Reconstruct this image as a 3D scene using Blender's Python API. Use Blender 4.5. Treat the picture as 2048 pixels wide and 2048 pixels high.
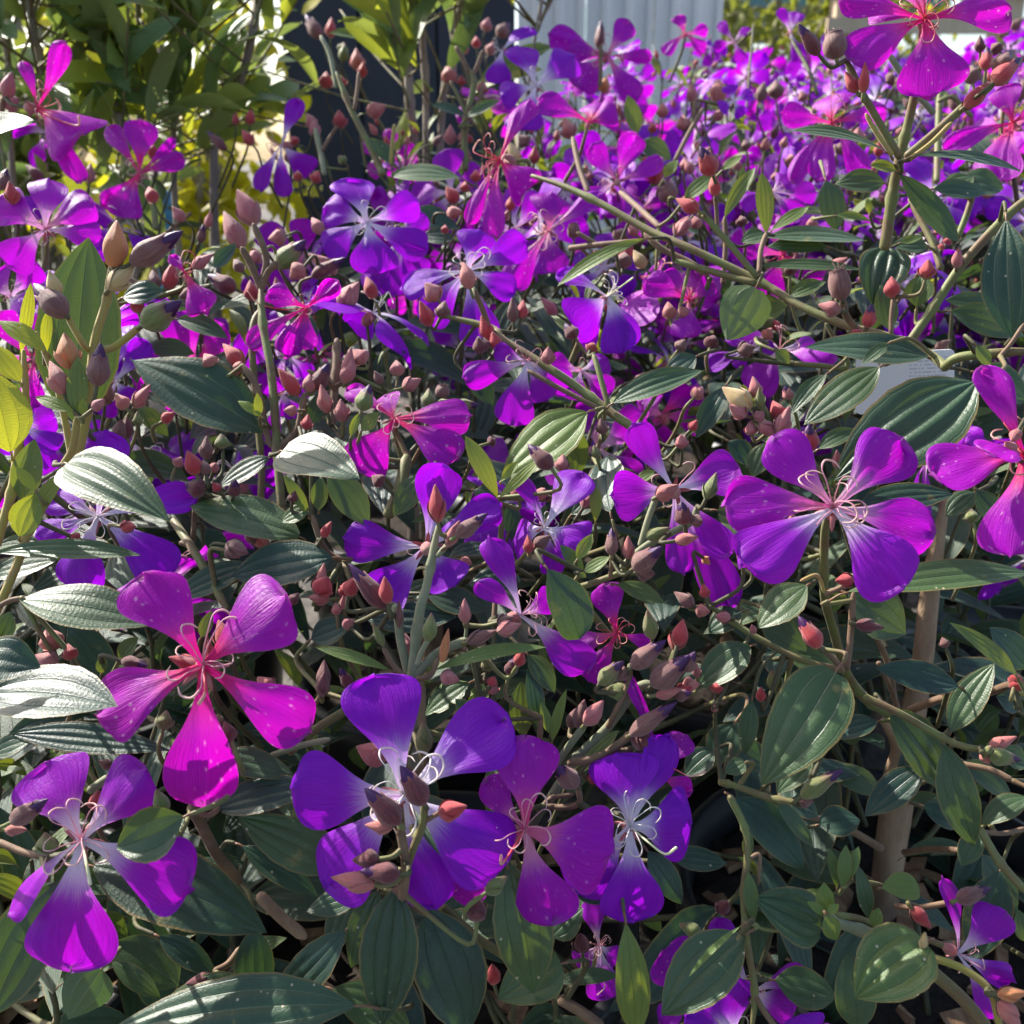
import bpy, math, random
import numpy as np
from mathutils import Vector, Matrix

for o in list(bpy.data.objects):
    bpy.data.objects.remove(o, do_unlink=True)
scene = bpy.context.scene
COL = scene.collection
R = random.Random(11)

# ------------------------------------------------------------------ camera
FPX = 1967.0                      # focal length in pixels of the 2048 px photograph
PITCH = math.radians(20.0)
CAM = Vector((0, 0, 0.78))
FWD = Vector((0, math.cos(PITCH), -math.sin(PITCH)))
UPV = Vector((0, math.sin(PITCH), math.cos(PITCH)))
cam_data = bpy.data.cameras.new('camera')
cam_data.sensor_width = 36.0
cam_data.lens = 36.0 * FPX / 2048.0
cam_data.clip_start = 0.02
cam_data.clip_end = 500
cam_data.dof.use_dof = True
cam_data.dof.focus_distance = 0.47
cam_data.dof.aperture_fstop = 14.0
cam = bpy.data.objects.new('camera', cam_data)
cam.location = CAM
cam.rotation_euler = (math.radians(90) - PITCH, 0, 0)
COL.objects.link(cam)
scene.camera = cam

# ------------------------------------------------------------------ light
SUN_DIR = Vector((-0.60, 0.50, 0.625)).normalized()      # towards the sun
world = bpy.data.worlds.new('World')
scene.world = world
world.use_nodes = True
wn = world.node_tree.nodes; wl = world.node_tree.links
wn.clear()
sky = wn.new('ShaderNodeTexSky'); sky.sky_type = 'NISHITA'; sky.sun_disc = False
sky.sun_elevation = math.asin(SUN_DIR.z)
sky.sun_rotation = math.atan2(SUN_DIR.x, SUN_DIR.y)
sky.air_density = 1.0; sky.dust_density = 2.5; sky.ozone_density = 1.0
bg = wn.new('ShaderNodeBackground'); bg.inputs[1].default_value = 0.135
wo = wn.new('ShaderNodeOutputWorld')
wl.new(sky.outputs[0], bg.inputs[0]); wl.new(bg.outputs[0], wo.inputs[0])
sun_data = bpy.data.lights.new('sun', 'SUN')
sun_data.energy = 5.0; sun_data.angle = math.radians(0.55); sun_data.color = (1.0, 0.95, 0.87)
sun = bpy.data.objects.new('sun', sun_data)
sun.rotation_euler = (-SUN_DIR).to_track_quat('-Z', 'Y').to_euler()
sun.location = (-3, 2, 5)
COL.objects.link(sun)
vs = scene.view_settings
vs.view_transform = 'Standard'; vs.look = 'None'; vs.gamma = 1.0; vs.exposure = 1.18; vs.use_curve_mapping = False

# ------------------------------------------------------------------ pixels to places
TILE = {'A': (0, 0), 'B': (680, 0), 'C': (1348, 0), 'D': (0, 680), 'E': (680, 680), 'F': (1348, 680),
        'G': (0, 1348), 'H': (680, 1348), 'I': (1348, 1348), 'K': (580, 1330)}
TS = {k: 700 / 1932.0 for k in TILE}; TS['K'] = 500 / 1932.0
_dv = [-400, 0, 60, 150, 250, 350, 450, 550, 700, 900, 1100, 1300, 1500, 1700, 2048, 2600]
_dd = [2.6, 2.0, 1.5, 1.12, .95, .84, .74, .64, .58, .53, .49, .46, .43, .42, .42, .42]
def surf_depth(u, v):
    return float(np.interp(v, _dv, _dd))
def px(s):
    k = s[0]; x, y = s[1:].split(',')
    return TILE[k][0] + float(x) * TS[k], TILE[k][1] + float(y) * TS[k]
def at(u, v, d):
    return CAM + FWD * d + Vector((1, 0, 0)) * (d * (u - 1024) / FPX) - UPV * (d * (v - 1024) / FPX)
def project(p):
    q = p - CAM
    d = q.dot(FWD)
    if d < 0.02: return (-9999, -9999, d)
    return (1024 + q.x / d * FPX, 1024 - q.dot(UPV) / d * FPX, d)

# hero depth buffer: 8 px cells; the hand placed pieces are drawn in it and the grown filling keeps behind them
ZN = 256
ZB = np.full((ZN, ZN), 9e9)
CLEAR = np.zeros((ZN, ZN), bool)                      # places where the photograph shows soil, wall or sky between the plants
def clear(s0, s1):
    (a, b), (c, d) = px(s0), px(s1)
    CLEAR[max(0, int(b / 8)):max(0, int(d / 8)), max(0, int(a / 8)):max(0, int(c / 8))] = True
camV = np.array(CAM); fwdV = np.array(FWD); upVn = np.array(UPV)
def proj_np(vs_):
    q = vs_ - camV
    d = q @ fwdV
    d = np.maximum(d, 1e-3)
    return 1024 + q[:, 0] / d * FPX, 1024 - (q @ upVn) / d * FPX, d
def zdraw(vs_):
    u, v, d = proj_np(vs_)
    i = (u / 8).astype(int); j = (v / 8).astype(int)
    m = (i >= 0) & (i < ZN) & (j >= 0) & (j < ZN)
    np.minimum.at(ZB, (j[m], i[m]), d[m])
def zblocked(vs_, slack=0.004):
    u, v, d = proj_np(vs_)
    i = (u / 8).astype(int); j = (v / 8).astype(int)
    m = (i >= 0) & (i < ZN) & (j >= 0) & (j < ZN)
    if not m.any(): return False
    if CLEAR[j[m], i[m]].mean() > .2: return True
    z = ZB[j[m], i[m]]
    return bool(((z < 9e8) & (d[m] < z + slack)).mean() > 0.10)

for a, b in (('G60,1700', 'G220,1940'), ('G480,1620', 'G760,1830'), ('G450,1830', 'G640,1900'), ('B1010,-10', 'B1420,130'), ('B1640,-10', 'B1760,200'),
             ('C-40,-10', 'C250,60'), ('C560,60', 'C900,110'), ('C1210,200', 'C1330,300'), ('I820,960', 'I1100,1080'), ('I1250,1020', 'I1420,1130'), ('B500,60', 'B600,330'), ('B840,30', 'B960,90')):
    clear(a, b)
# ------------------------------------------------------------------ materials
def nodes_of(name):
    m = bpy.data.materials.new(name); m.use_nodes = True
    nt = m.node_tree; nt.nodes.clear()
    return m, nt
class NT:
    def __init__(s, nt): s.nt = nt
    def n(s, t, **kw):
        x = s.nt.nodes.new(t)
        for k, v in kw.items(): setattr(x, k, v)
        return x
    def link(s, a, b): s.nt.links.new(a, b)
    def put(s, sock, v):
        if hasattr(v, 'is_output') or isinstance(v, bpy.types.NodeSocket): s.link(v, sock)
        else: sock.default_value = v
    def math(s, op, a, b=0.0, clamp=False):
        x = s.n('ShaderNodeMath', operation=op, use_clamp=clamp)
        s.put(x.inputs[0], a); s.put(x.inputs[1], b)
        return x.outputs[0]
    def mix(s, f, a, b, mode='MIX'):
        x = s.n('ShaderNodeMix', data_type='RGBA', blend_type=mode)
        s.put(x.inputs[0], f); s.put(x.inputs[6], a); s.put(x.inputs[7], b)
        return x.outputs[2]
    def ss(s, v, lo, hi):                                  # smoothstep
        x = s.n('ShaderNodeMapRange', interpolation_type='SMOOTHSTEP')
        s.put(x.inputs[0], v); x.inputs[1].default_value = lo; x.inputs[2].default_value = hi
        return x.outputs[0]
    def uv(s):
        x = s.n('ShaderNodeUVMap'); sp = s.n('ShaderNodeSeparateXYZ')
        s.link(x.outputs[0], sp.inputs[0])
        return x.outputs[0], sp.outputs[0], sp.outputs[1]
    def prop(s, name):
        x = s.n('ShaderNodeAttribute', attribute_type='OBJECT', attribute_name=name)
        return x.outputs['Fac']
    def rand(s): return s.n('ShaderNodeObjectInfo').outputs['Random']
    def noise(s, vec, scale, detail=3, rough=.55, w=None):
        x = s.n('ShaderNodeTexNoise')
        if w is not None:
            x.noise_dimensions = '4D'; s.put(x.inputs['W'], w)
        if vec is not None: s.link(vec, x.inputs['Vector'])
        x.inputs['Scale'].default_value = scale; x.inputs['Detail'].default_value = detail
        x.inputs['Roughness'].default_value = rough
        return x.outputs[0]
    def mapping(s, vec, scale):
        x = s.n('ShaderNodeMapping'); s.link(vec, x.inputs[0]); x.inputs[3].default_value = scale
        return x.outputs[0]
    def bump(s, h, strength, dist):
        x = s.n('ShaderNodeBump'); x.inputs['Strength'].default_value = strength
        x.inputs['Distance'].default_value = dist; s.link(h, x.inputs['Height'])
        return x.outputs[0]
    def principled(s, col, rough, spec=.5, normal=None, sheen=0, sheen_tint=(1, 1, 1, 1), metallic=0):
        x = s.n('ShaderNodeBsdfPrincipled')
        s.put(x.inputs['Base Color'], col); s.put(x.inputs['Roughness'], rough)
        s.put(x.inputs['Specular IOR Level'], spec); x.inputs['Metallic'].default_value = metallic
        if sheen:
            x.inputs['Sheen Weight'].default_value = sheen; x.inputs['Sheen Roughness'].default_value = .45
            x.inputs['Sheen Tint'].default_value = sheen_tint
        if normal is not None: s.link(normal, x.inputs['Normal'])
        return x.outputs[0]
    def out(s, sh):
        x = s.n('ShaderNodeOutputMaterial'); s.link(sh, x.inputs[0])
    def mixsh(s, f, a, b):
        x = s.n('ShaderNodeMixShader'); s.put(x.inputs[0], f); s.link(a, x.inputs[1]); s.link(b, x.inputs[2])
        return x.outputs[0]
    def transl(s, col, normal=None):
        x = s.n('ShaderNodeBsdfTranslucent'); s.put(x.inputs[0], col)
        if normal is not None: s.link(normal, x.inputs['Normal'])
        return x.outputs[0]
def c4(r, g, b): return (r, g, b, 1.0)

def leaf_material(name, dark, mid, young, back, rough, veins=True, margin=c4(.20, .13, .035)):
    m, nt = nodes_of(name); N = NT(nt)
    uv, x, t = N.uv(); tone = N.prop('tone'); rnd = N.rand()
    a = N.math('MULTIPLY', N.math('ABSOLUTE', N.math('SUBTRACT', x, .5)), 2)
    tex = N.n('ShaderNodeTexCoord').outputs['Object']
    big = N.noise(tex, 45, 3, .6, w=N.math('MULTIPLY', rnd, 37))
    fine = N.noise(tex, 900, 3, .7)
    base = N.mix(N.ss(big, .35, .68), dark, mid)
    base = N.mix(N.math('MULTIPLY', rnd, .35), base, mid)
    base = N.mix(tone, base, young)
    v0 = N.ss(a, .045, .0)
    if veins:
        v1 = N.ss(N.math('ABSOLUTE', N.math('SUBTRACT', a, .5)), .030, .0)
        v2 = N.ss(N.math('ABSOLUTE', N.math('SUBTRACT', a, .86)), .03, .0)
        vein = N.math('MAXIMUM', N.math('MAXIMUM', v0, v1), N.math('MULTIPLY', v2, .25))
    else:
        vein = v0
    # fine cross veins between the long ones
    wav = N.n('ShaderNodeTexWave', wave_type='BANDS', bands_direction='Y')
    wav.inputs['Scale'].default_value = 9; wav.inputs['Distortion'].default_value = 2.2
    wav.inputs['Detail'].default_value = 2
    N.link(uv, wav.inputs['Vector'])
    pale = N.math('GREATER_THAN', rnd, .90)
    veincol = N.mix(pale, N.mix(.45, base, c4(.012, .030, .022)), N.mix(.35, base, c4(.26, .30, .16)))
    col = N.mix(N.math('MULTIPLY', vein, .75 if veins else .45), base, veincol)
    col = N.mix(N.math('MULTIPLY', N.math('SUBTRACT', fine, .48), .35, True), col, c4(.16, .20, .13))
    col = N.mix(N.math('MULTIPLY', N.ss(a, .90, .99), .75 if veins else .3), col, margin)
    # ageing: yellow-brown blotches, a few pale scars
    bl = N.noise(tex, 70, 4, .65, w=N.math('MULTIPLY', rnd, 91))
    bm = N.math('MULTIPLY', N.ss(bl, .62, .72), N.math('LESS_THAN', tone, .8))
    col = N.mix(N.math('MULTIPLY', bm, .55), col, c4(.24, .19, .05))
    vor = N.n('ShaderNodeTexVoronoi'); vor.inputs['Scale'].default_value = 130
    N.link(tex, vor.inputs['Vector'])
    col = N.mix(N.math('MULTIPLY', N.ss(vor.outputs['Distance'], .10, .05), N.math('GREATER_THAN', rnd, .55)), col, c4(.42, .36, .24))
    geo = N.n('ShaderNodeNewGeometry')
    colb = N.mix(N.math('MULTIPLY', vein, .5), N.mix(tone, back, young), c4(.26, .29, .13))
    colf = N.mix(geo.outputs['Backfacing'], col, colb)
    col = N.mix(N.ss(t, 0.0, -.02), colf, c4(.20, .10, .05))
    h = N.math('ADD', N.math('MULTIPLY', fine, .55), N.math('MULTIPLY', wav.outputs['Fac'], .07))
    h = N.math('ADD', h, N.math('MULTIPLY', big, .8))
    h = N.math('SUBTRACT', h, N.math('MULTIPLY', vein, .9))
    nrm = N.bump(h, .42, .0011)
    p = N.principled(col, rough, .5, nrm, sheen=.10 if veins else 0, sheen_tint=c4(.80, .92, .95))
    tr = N.transl(N.mix(tone, N.mix(.55, colf, c4(.16, .34, .015) if veins else c4(.30, .42, .06)), c4(.72, .68, .02)), nrm)
    N.out(N.mixsh(N.math('ADD', .13 if veins else .30, N.math('MULTIPLY', tone, .22)), p, tr))
    return m

def petal_material():
    m, nt = nodes_of('petal_purple'); N = NT(nt)
    uv, x, t = N.uv(); age = N.prop('tone'); rnd = N.rand()
    st = N.noise(N.mapping(uv, (16, 1.1, 1)), 3.0, 4, .6, w=N.math('MULTIPLY', rnd, 53))
    soft = N.noise(uv, 2.6, 2, .5, w=N.math('MULTIPLY', rnd, 29))
    ageN = N.math('ADD', age, N.math('MULTIPLY', N.math('SUBTRACT', soft, .5), .6), True)
    body = N.mix(ageN, c4(.235, .003, .58), c4(.43, .002, .41))
    body = N.mix(N.math('MULTIPLY', N.ss(st, .38, .68), .38), body, N.mix(.5, body, c4(.42, .03, .70)))
    body = N.mix(N.math('MULTIPLY', N.ss(st, .60, .36), .35), body, N.mix(.6, body, c4(.09, .0, .26)))
    eye = N.mix(N.ss(age, .45, .85), c4(.95, .88, .96), c4(.80, .02, .14))
    tt = N.math('ADD', t, N.math('MULTIPLY', N.math('SUBTRACT', st, .5), .32))
    ef = N.ss(tt, .50, .14)
    pinkring = N.mix(age, c4(.45, .26, .80), c4(.78, .10, .50))
    col = N.mix(N.ss(tt, .62, .22), body, N.mix(.55, body, pinkring))
    col = N.mix(ef, col, eye)
    # long fine veins fanning from the claw
    vx = N.math('ABSOLUTE', N.math('SUBTRACT', x, .5))
    veins = N.n('ShaderNodeTexWave', wave_type='BANDS', bands_direction='X')
    veins.inputs['Scale'].default_value = 4.2; veins.inputs['Distortion'].default_value = 1.2
    veins.inputs['Detail'].default_value = 2
    N.link(uv, veins.inputs['Vector'])
    vm = N.ss(veins.outputs['Fac'], .86, 1.0)
    col = N.mix(N.math('MULTIPLY', N.math('MULTIPLY', vm, N.ss(t, .95, .4)), .22), col, c4(.22, .0, .33))
    # weather spots on old petals
    vor = N.n('ShaderNodeTexVoronoi'); vor.voronoi_dimensions = '3D'
    vor.inputs['Scale'].default_value = 9.0; vor.inputs['Randomness'].default_value = 1.0
    cx = N.n('ShaderNodeCombineXYZ'); N.link(N.math('MULTIPLY', x, .8), cx.inputs[0]); N.link(t, cx.inputs[1])
    N.link(N.math('MULTIPLY', rnd, 40), cx.inputs[2])
    spn0 = N.noise(uv, 4, 2, .5, w=N.math('MULTIPLY', rnd, 13)); N.link(cx.outputs[0], vor.inputs['Vector'])
    spn = N.noise(uv, 30, 2, .5)
    sd = N.math('ADD', N.math('ADD', vor.outputs['Distance'], N.math('MULTIPLY', N.math('SUBTRACT', spn, .5), .22)), N.math('MULTIPLY', N.math('SUBTRACT', spn0, .45), .35))
    spot = N.math('MULTIPLY', N.ss(sd, .17, .09), N.ss(age, .55, .72))
    ring = N.math('MULTIPLY', N.math('MULTIPLY', N.ss(sd, .28, .17), N.ss(age, .55, .72)), .25)
    spot = N.math('MULTIPLY', spot, N.math('MULTIPLY', N.ss(t, .25, .45), N.ss(soft, .35, .5)))
    col = N.mix(ring, col, c4(.65, .16, .62))
    col = N.mix(N.math('MULTIPLY', spot, .62), col, c4(.74, .42, .66))
    # faded, dried rim
    a = N.math('MULTIPLY', vx, 2)
    rim = N.math('MULTIPLY', N.ss(N.math('ADD', N.math('MAXIMUM', a, t), N.math('MULTIPLY', N.math('SUBTRACT', spn, .5), .08)), .965, 1.0), .55)
    col = N.mix(N.math('MULTIPLY', rim, age), col, c4(.30, .13, .22))
    h = N.math('ADD', N.math('ADD', st, N.math('MULTIPLY', spn, .3)), N.math('MULTIPLY', vm, -.14))
    nrm = N.bump(h, .45, .0014)
    p = N.principled(col, .40, .30, nrm)
    tr = N.transl(N.mix(.5, col, N.mix(ageN, c4(.46, .0, .85), c4(.84, .0, .60))), nrm)
    N.out(N.mixsh(.42, p, tr))
    return m

def plain_material(name, c1, c2, scale=60, rough=.6, sheen=0, bump=.3, dist=.001, transl=0, coords='Object', spec=.4, stretch=(1, 1, 1), uvgrad=None):
    m, nt = nodes_of(name); N = NT(nt)
    tc = N.mapping(N.n('ShaderNodeTexCoord').outputs[coords], stretch)
    n1 = N.noise(tc, scale, 4, .6, w=N.math('MULTIPLY', N.rand(), 17))
    n2 = N.noise(tc, scale * 12, 2, .6)
    col = N.mix(N.ss(n1, .33, .67), c1, c2)
    if uvgrad:
        uv, x, t = N.uv()
        for (lo, hi, cc, f) in uvgrad:
            col = N.mix(N.math('MULTIPLY', N.ss(t, lo, hi), f), col, cc)
    nrm = N.bump(N.math('ADD', n1, N.math('MULTIPLY', n2, .5)), bump, dist)
    p = N.principled(col, rough, spec, nrm, sheen=sheen, sheen_tint=c4(1, .9, .85))
    if transl:
        p = N.mixsh(transl, p, N.transl(col))
    N.out(p)
    return m

def bud_material(name, c1, c2, uvgrad=()):
    m, nt = nodes_of(name); N = NT(nt)
    uv, x, t = N.uv(); rnd = N.rand()
    w = N.math('MULTIPLY', rnd, 61)
    st = N.noise(N.mapping(uv, (9, .8, 1)), 3.0, 4, .65, w=w)
    bl = N.noise(uv, 5, 3, .6, w=w)
    col = N.mix(N.ss(st, .32, .68), c1, c2)
    for (lo, hi, cc, f) in uvgrad:
        col = N.mix(N.math('MULTIPLY', N.ss(t, lo, hi), f), col, cc)
    col = N.mix(N.math('MULTIPLY', N.ss(t, .72, 1.0), .45), col, c4(.14, .025, .035))
    col = N.mix(N.math('MULTIPLY', N.ss(bl, .58, .75), .35), col, c4(.30, .22, .12))
    col = N.mix(N.math('MULTIPLY', N.math('SUBTRACT', rnd, .5), .5, True), col, c4(.10, .03, .02))
    hairs = N.noise(N.mapping(uv, (70, 12, 1)), 3.0, 2, .7)
    nrm = N.bump(N.math('ADD', N.math('MULTIPLY', hairs, .7), st), .5, .0010)
    N.out(N.principled(col, .55, .35, nrm, sheen=.32, sheen_tint=c4(1, .88, .84)))
    return m

M = {}
M['leaf'] = leaf_material('glory_leaf', c4(.006, .027, .021), c4(.016, .054, .031), c4(.20, .30, .025), c4(.085, .13, .055), .40)
M['shrub'] = leaf_material('shrub_leaf', c4(.050, .115, .040), c4(.12, .20, .060), c4(.30, .36, .02), c4(.19, .24, .09), .32, veins=False, margin=c4(.12, .16, .05))
M['petal'] = petal_material()
M['red'] = bud_material('bud_red', c4(.36, .018, .030), c4(.46, .055, .055), uvgrad=[(.35, .0, c4(.42, .20, .12), .5)])
M['pink'] = bud_material('bud_pink', c4(.38, .080, .090), c4(.44, .17, .16), uvgrad=[(.4, .0, c4(.40, .26, .17), .6)])
M['salmon'] = bud_material('bud_salmon', c4(.46, .095, .085), c4(.46, .18, .15))
M['brown'] = bud_material('bud_brown', c4(.13, .046, .042), c4(.22, .10, .085), uvgrad=[(.6, 1, c4(.16, .03, .05), .6)])
M['green'] = bud_material('bud_green', c4(.10, .14, .028), c4(.19, .20, .065), uvgrad=[(.55, 1, c4(.30, .10, .09), .5)])
M['cream'] = bud_material('bud_cream', c4(.60, .42, .22), c4(.50, .34, .12))
M['orange'] = bud_material('bud_orange', c4(.62, .16, .05), c4(.52, .24, .09))
M['dark'] = bud_material('bud_dark', c4(.075, .013, .022), c4(.17, .034, .035))
M['tip'] = plain_material('bud_petal_tip', c4(.026, .004, .036), c4(.070, .008, .095), 130, .35, .0)
M['stem_green'] = plain_material('stem_green', c4(.14, .085, .038), c4(.135, .165, .045), 60, .6, .12)
M['stem_grey'] = plain_material('stem_grey', c4(.16, .18, .095), c4(.21, .21, .12), 120, .7, .2)
M['stem_brown'] = plain_material('stem_brown', c4(.12, .070, .038), c4(.19, .115, .065), 110, .7, .12)
M['stem_yellow'] = plain_material('stem_yellow', c4(.34, .30, .05), c4(.36, .24, .08), 110, .6, .4, transl=.15)
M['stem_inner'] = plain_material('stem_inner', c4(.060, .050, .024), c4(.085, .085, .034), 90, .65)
M['bark'] = plain_material('bark_tan', c4(.20, .125, .075), c4(.33, .23, .145), 60, .85, 0, .7, .002, stretch=(1, 1, .35))
M['bark_grey'] = plain_material('bark_grey', c4(.20, .16, .13), c4(.33, .28, .23), 60, .85, 0, .7, .003, stretch=(1, 1, .4))
M['sta_white'] = plain_material('stamen_white', c4(.80, .72, .80), c4(.82, .80, .70), 200, .5, transl=.2, uvgrad=[(.50, .62, c4(.80, .62, .48), .55)])
M['sta_pink'] = plain_material('stamen_pink', c4(.72, .22, .35), c4(.80, .45, .48), 200, .5, transl=.2, uvgrad=[(.50, .62, c4(.80, .62, .48), .55)])
M['sta_red'] = plain_material('stamen_red', c4(.68, .03, .07), c4(.75, .14, .18), 200, .5, transl=.2, uvgrad=[(.50, .62, c4(.80, .62, .48), .55)])
M['sta_yellow'] = plain_material('style_yellow', c4(.75, .74, .40), c4(.80, .78, .55), 200, .5, transl=.2)

# ------------------------------------------------------------------ object helpers
WM = {}                                   # world matrix of every object I make
def link(name, data, parent=None, mw=None, mat=None):
    o = bpy.data.objects.new(name, data)
    COL.objects.link(o)
    mw = mw or Matrix()
    if parent is not None:
        o.parent = parent
        o.matrix_local = WM[parent.name].inverted() @ mw
    else:
        o.matrix_local = mw
    WM[o.name] = mw.copy()
    if mat is not None and data is not None and not data.materials: data.materials.append(mat)
    return o
def thing(o, label, cat, group=None, kind=None):
    if label: o['label'] = label
    if cat: o['category'] = cat
    if group: o['group'] = group
    if kind: o['kind'] = kind
    return o
def mesh_np(name, verts, faces, uvs=None, mat=None, smooth=True):
    me = bpy.data.meshes.new(name)
    me.from_pydata([tuple(v) for v in verts], [], [tuple(f) for f in faces])
    if smooth: me.polygons.foreach_set('use_smooth', [True] * len(me.polygons))
    if uvs is not None:
        lay = me.uv_layers.new(name='UVMap')
        li = np.zeros(len(me.loops), dtype=np.int32); me.loops.foreach_get('vertex_index', li)
        lay.data.foreach_set('uv', np.asarray(uvs, dtype=np.float32)[li].ravel())
    if mat is not None: me.materials.append(mat)
    return me
def grid_faces(nx, ny, off=0):
    f = []
    for j in range(ny):
        for i in range(nx):
            a = off + j * (nx + 1) + i
            f.append((a, a + 1, a + nx + 2, a + nx + 1))
    return f
def catmull(pts, n):
    pts = [np.asarray(p, float) for p in pts]
    if len(pts) == 2:
        return [pts[0] + (pts[1] - pts[0]) * t for t in np.linspace(0, 1, n + 1)]
    P = [2 * pts[0] - pts[1]] + pts + [2 * pts[-1] - pts[-2]]
    out = []
    for k in range(1, len(P) - 2):
        for t in np.linspace(0, 1, n, endpoint=False):
            a, b, c, d = P[k - 1], P[k], P[k + 1], P[k + 2]
            out.append(.5 * ((2 * b) + (c - a) * t + (2 * a - 5 * b + 4 * c - d) * t * t + (-a + 3 * b - 3 * c + d) * t ** 3))
    out.append(pts[-1])
    return out
def tube(path, radii, sides=7, knots=False, cap=True):
    """verts, faces, uvs of a round stem along a list of points (cross-section last entry may be any length)"""
    path = np.asarray(path, float); radii = list(radii)
    if cap:
        t0 = path[0] - path[1]; t0 /= max(np.linalg.norm(t0), 1e-9); t1 = path[-1] - path[-2]; t1 /= max(np.linalg.norm(t1), 1e-9)
        path = np.vstack([path[0] + t0 * radii[0] * .7, path[0] + t0 * radii[0] * .3, path, path[-1] + t1 * radii[-1] * .3, path[-1] + t1 * radii[-1] * .7])
        radii = [radii[0] * .45, radii[0] * .85] + radii + [radii[-1] * .85, radii[-1] * .45]
    n = len(path)
    tang = np.gradient(path, axis=0)
    tang /= np.maximum(np.linalg.norm(tang, axis=1, keepdims=True), 1e-9)
    ref = np.array([0.31, 0.87, 0.37])
    if abs(tang[0] @ ref) > .9: ref = np.array([1.0, 0, 0])
    nrm = np.cross(tang[0], ref); nrm /= np.linalg.norm(nrm)
    V, UV = [], []
    for i in range(n):
        nrm = nrm - tang[i] * (nrm @ tang[i]); nrm /= max(np.linalg.norm(nrm), 1e-9)
        bn = np.cross(tang[i], nrm)
        for k in range(sides):
            a = 2 * math.pi * k / sides
            V.append(path[i] + radii[i] * (math.cos(a) * nrm + math.sin(a) * bn)); UV.append((k / sides, i / max(n - 1, 1)))
    F = []
    for i in range(n - 1):
        for k in range(sides):
            a = i * sides + k; b = i * sides + (k + 1) % sides
            F.append((a, b, b + sides, a + sides))
    if cap:
        F.append(tuple(range(sides))[::-1]); F.append(tuple((n - 1) * sides + k for k in range(sides)))
    return V, F, UV
class MB:
    def __init__(s): s.V, s.F, s.U = [], [], []
    def add(s, vfu):
        o = len(s.V); V, F, U = vfu
        s.V += list(V); s.F += [tuple(i + o for i in f) for f in F]; s.U += list(U)
    def mesh(s, name, mat=None, smooth=True): return mesh_np(name, s.V, s.F, s.U, mat, smooth)

# ------------------------------------------------------------------ leaf, petal, bud shapes
_tt = np.array([0, .05, .15, .3, .45, .6, .75, .88, .96, 1])
OUT = {'ovate': [.03, .30, .66, .94, 1, .93, .71, .40, .14, 0], 'lance': [.03, .22, .52, .84, .98, 1, .82, .48, .17, 0],
       'heart': [.30, .66, .92, 1, .96, .83, .60, .34, .12, 0], 'oblong': [.06, .24, .52, .82, .97, 1, .95, .76, .46, 0]}
def _smooth(w):
    x = np.linspace(0, 1, 401); y = np.interp(x, _tt, w)
    k = np.exp(-.5 * (np.arange(-24, 25) / 9.0) ** 2); k /= k.sum()
    y2 = np.convolve(np.pad(y, 24, mode='edge'), k, 'valid')
    e = np.clip((1 - x) / .03, 0, 1); return x, y2 * e
OUTS = {k: _smooth(w) for k, w in OUT.items()}
def leaf_geo(L, W, shape='ovate', nx=16, ny=16, arch=.06, cup=.10, pillow=.05, bend=0.0, droop=0.0, twist=0.0, petiole=.10, seed=0, ragged=0.0):
    """local: y along the blade, x across, z the upper face"""
    rr = random.Random(seed)
    ox, oy = OUTS[shape]
    V, U = [], []
    ph = rr.uniform(0, 6.28); ph2 = rr.uniform(0, 6.28)
    for j in range(ny + 1):
        t = j / ny
        t = t ** .92 if j < ny else 1
        w = W * .5 * np.interp(t, ox, oy)
        mx = bend * L * (t * t - t)
        mz = arch * L * 4 * t * (1 - t) - droop * L * t * t
        tw = twist * t
        for i in range(nx + 1):
            s = -1 + 2 * i / nx
            z = cup * w * (s * s) * 1.2 + pillow * W * (1 - math.exp(-(min(abs(s), abs(abs(s) - .5)) / .13) ** 2)) * (1 - .5 * s * s) * (math.sin(math.pi * t) ** .6 if 0 < t < 1 else 0)
            z += .018 * W * math.sin(9 * t + ph + 2 * s) * abs(s) + .03 * W * math.sin(5 * t + ph2) * s
            if abs(s) > .99 and ragged: 
                wloc = w * (1 - ragged * max(0, math.sin(17 * t + ph)) ** 3)
            else: wloc = w
            X = s * wloc * (1 + .012 * math.sin(40 * t + ph))
            V.append((mx + X * math.cos(tw) - z * math.sin(tw), t * L, mz + X * math.sin(tw) + z * math.cos(tw)))
            U.append((i / nx, t))
    F = grid_faces(nx, ny)
    if petiole:
        r = max(W * .018, .0006)
        pth = [(0, -petiole * L, -petiole * L * .7), (0, -petiole * L * .45, -petiole * L * .18), (0, .01 * L, -r * .6)]
        v, f, u = tube(pth, [r * 1.25, r, r * .8], 5)
        o = len(V); V += [tuple(q) for q in v]; F += [tuple(i + o for i in ff) for ff in f]; U += [(.5, -.5)] * len(v)
    return np.array(V), F, U
PET_T = np.array([0, .08, .2, .32, .45, .58, .7, .8, .88, .94, .98, 1])
PET_W = np.array([.085, .10, .16, .29, .50, .75, .93, 1, .95, .80, .52, .12])
_px = np.linspace(0, 1, 401); _k = np.exp(-.5 * (np.arange(-20, 21) / 7.0) ** 2); _k /= _k.sum()
_py = np.convolve(np.pad(np.interp(_px, PET_T, PET_W), 20, mode='edge'), _k, 'valid'); _py *= np.clip((1 - _px) / .012, .03, 1)
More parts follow.
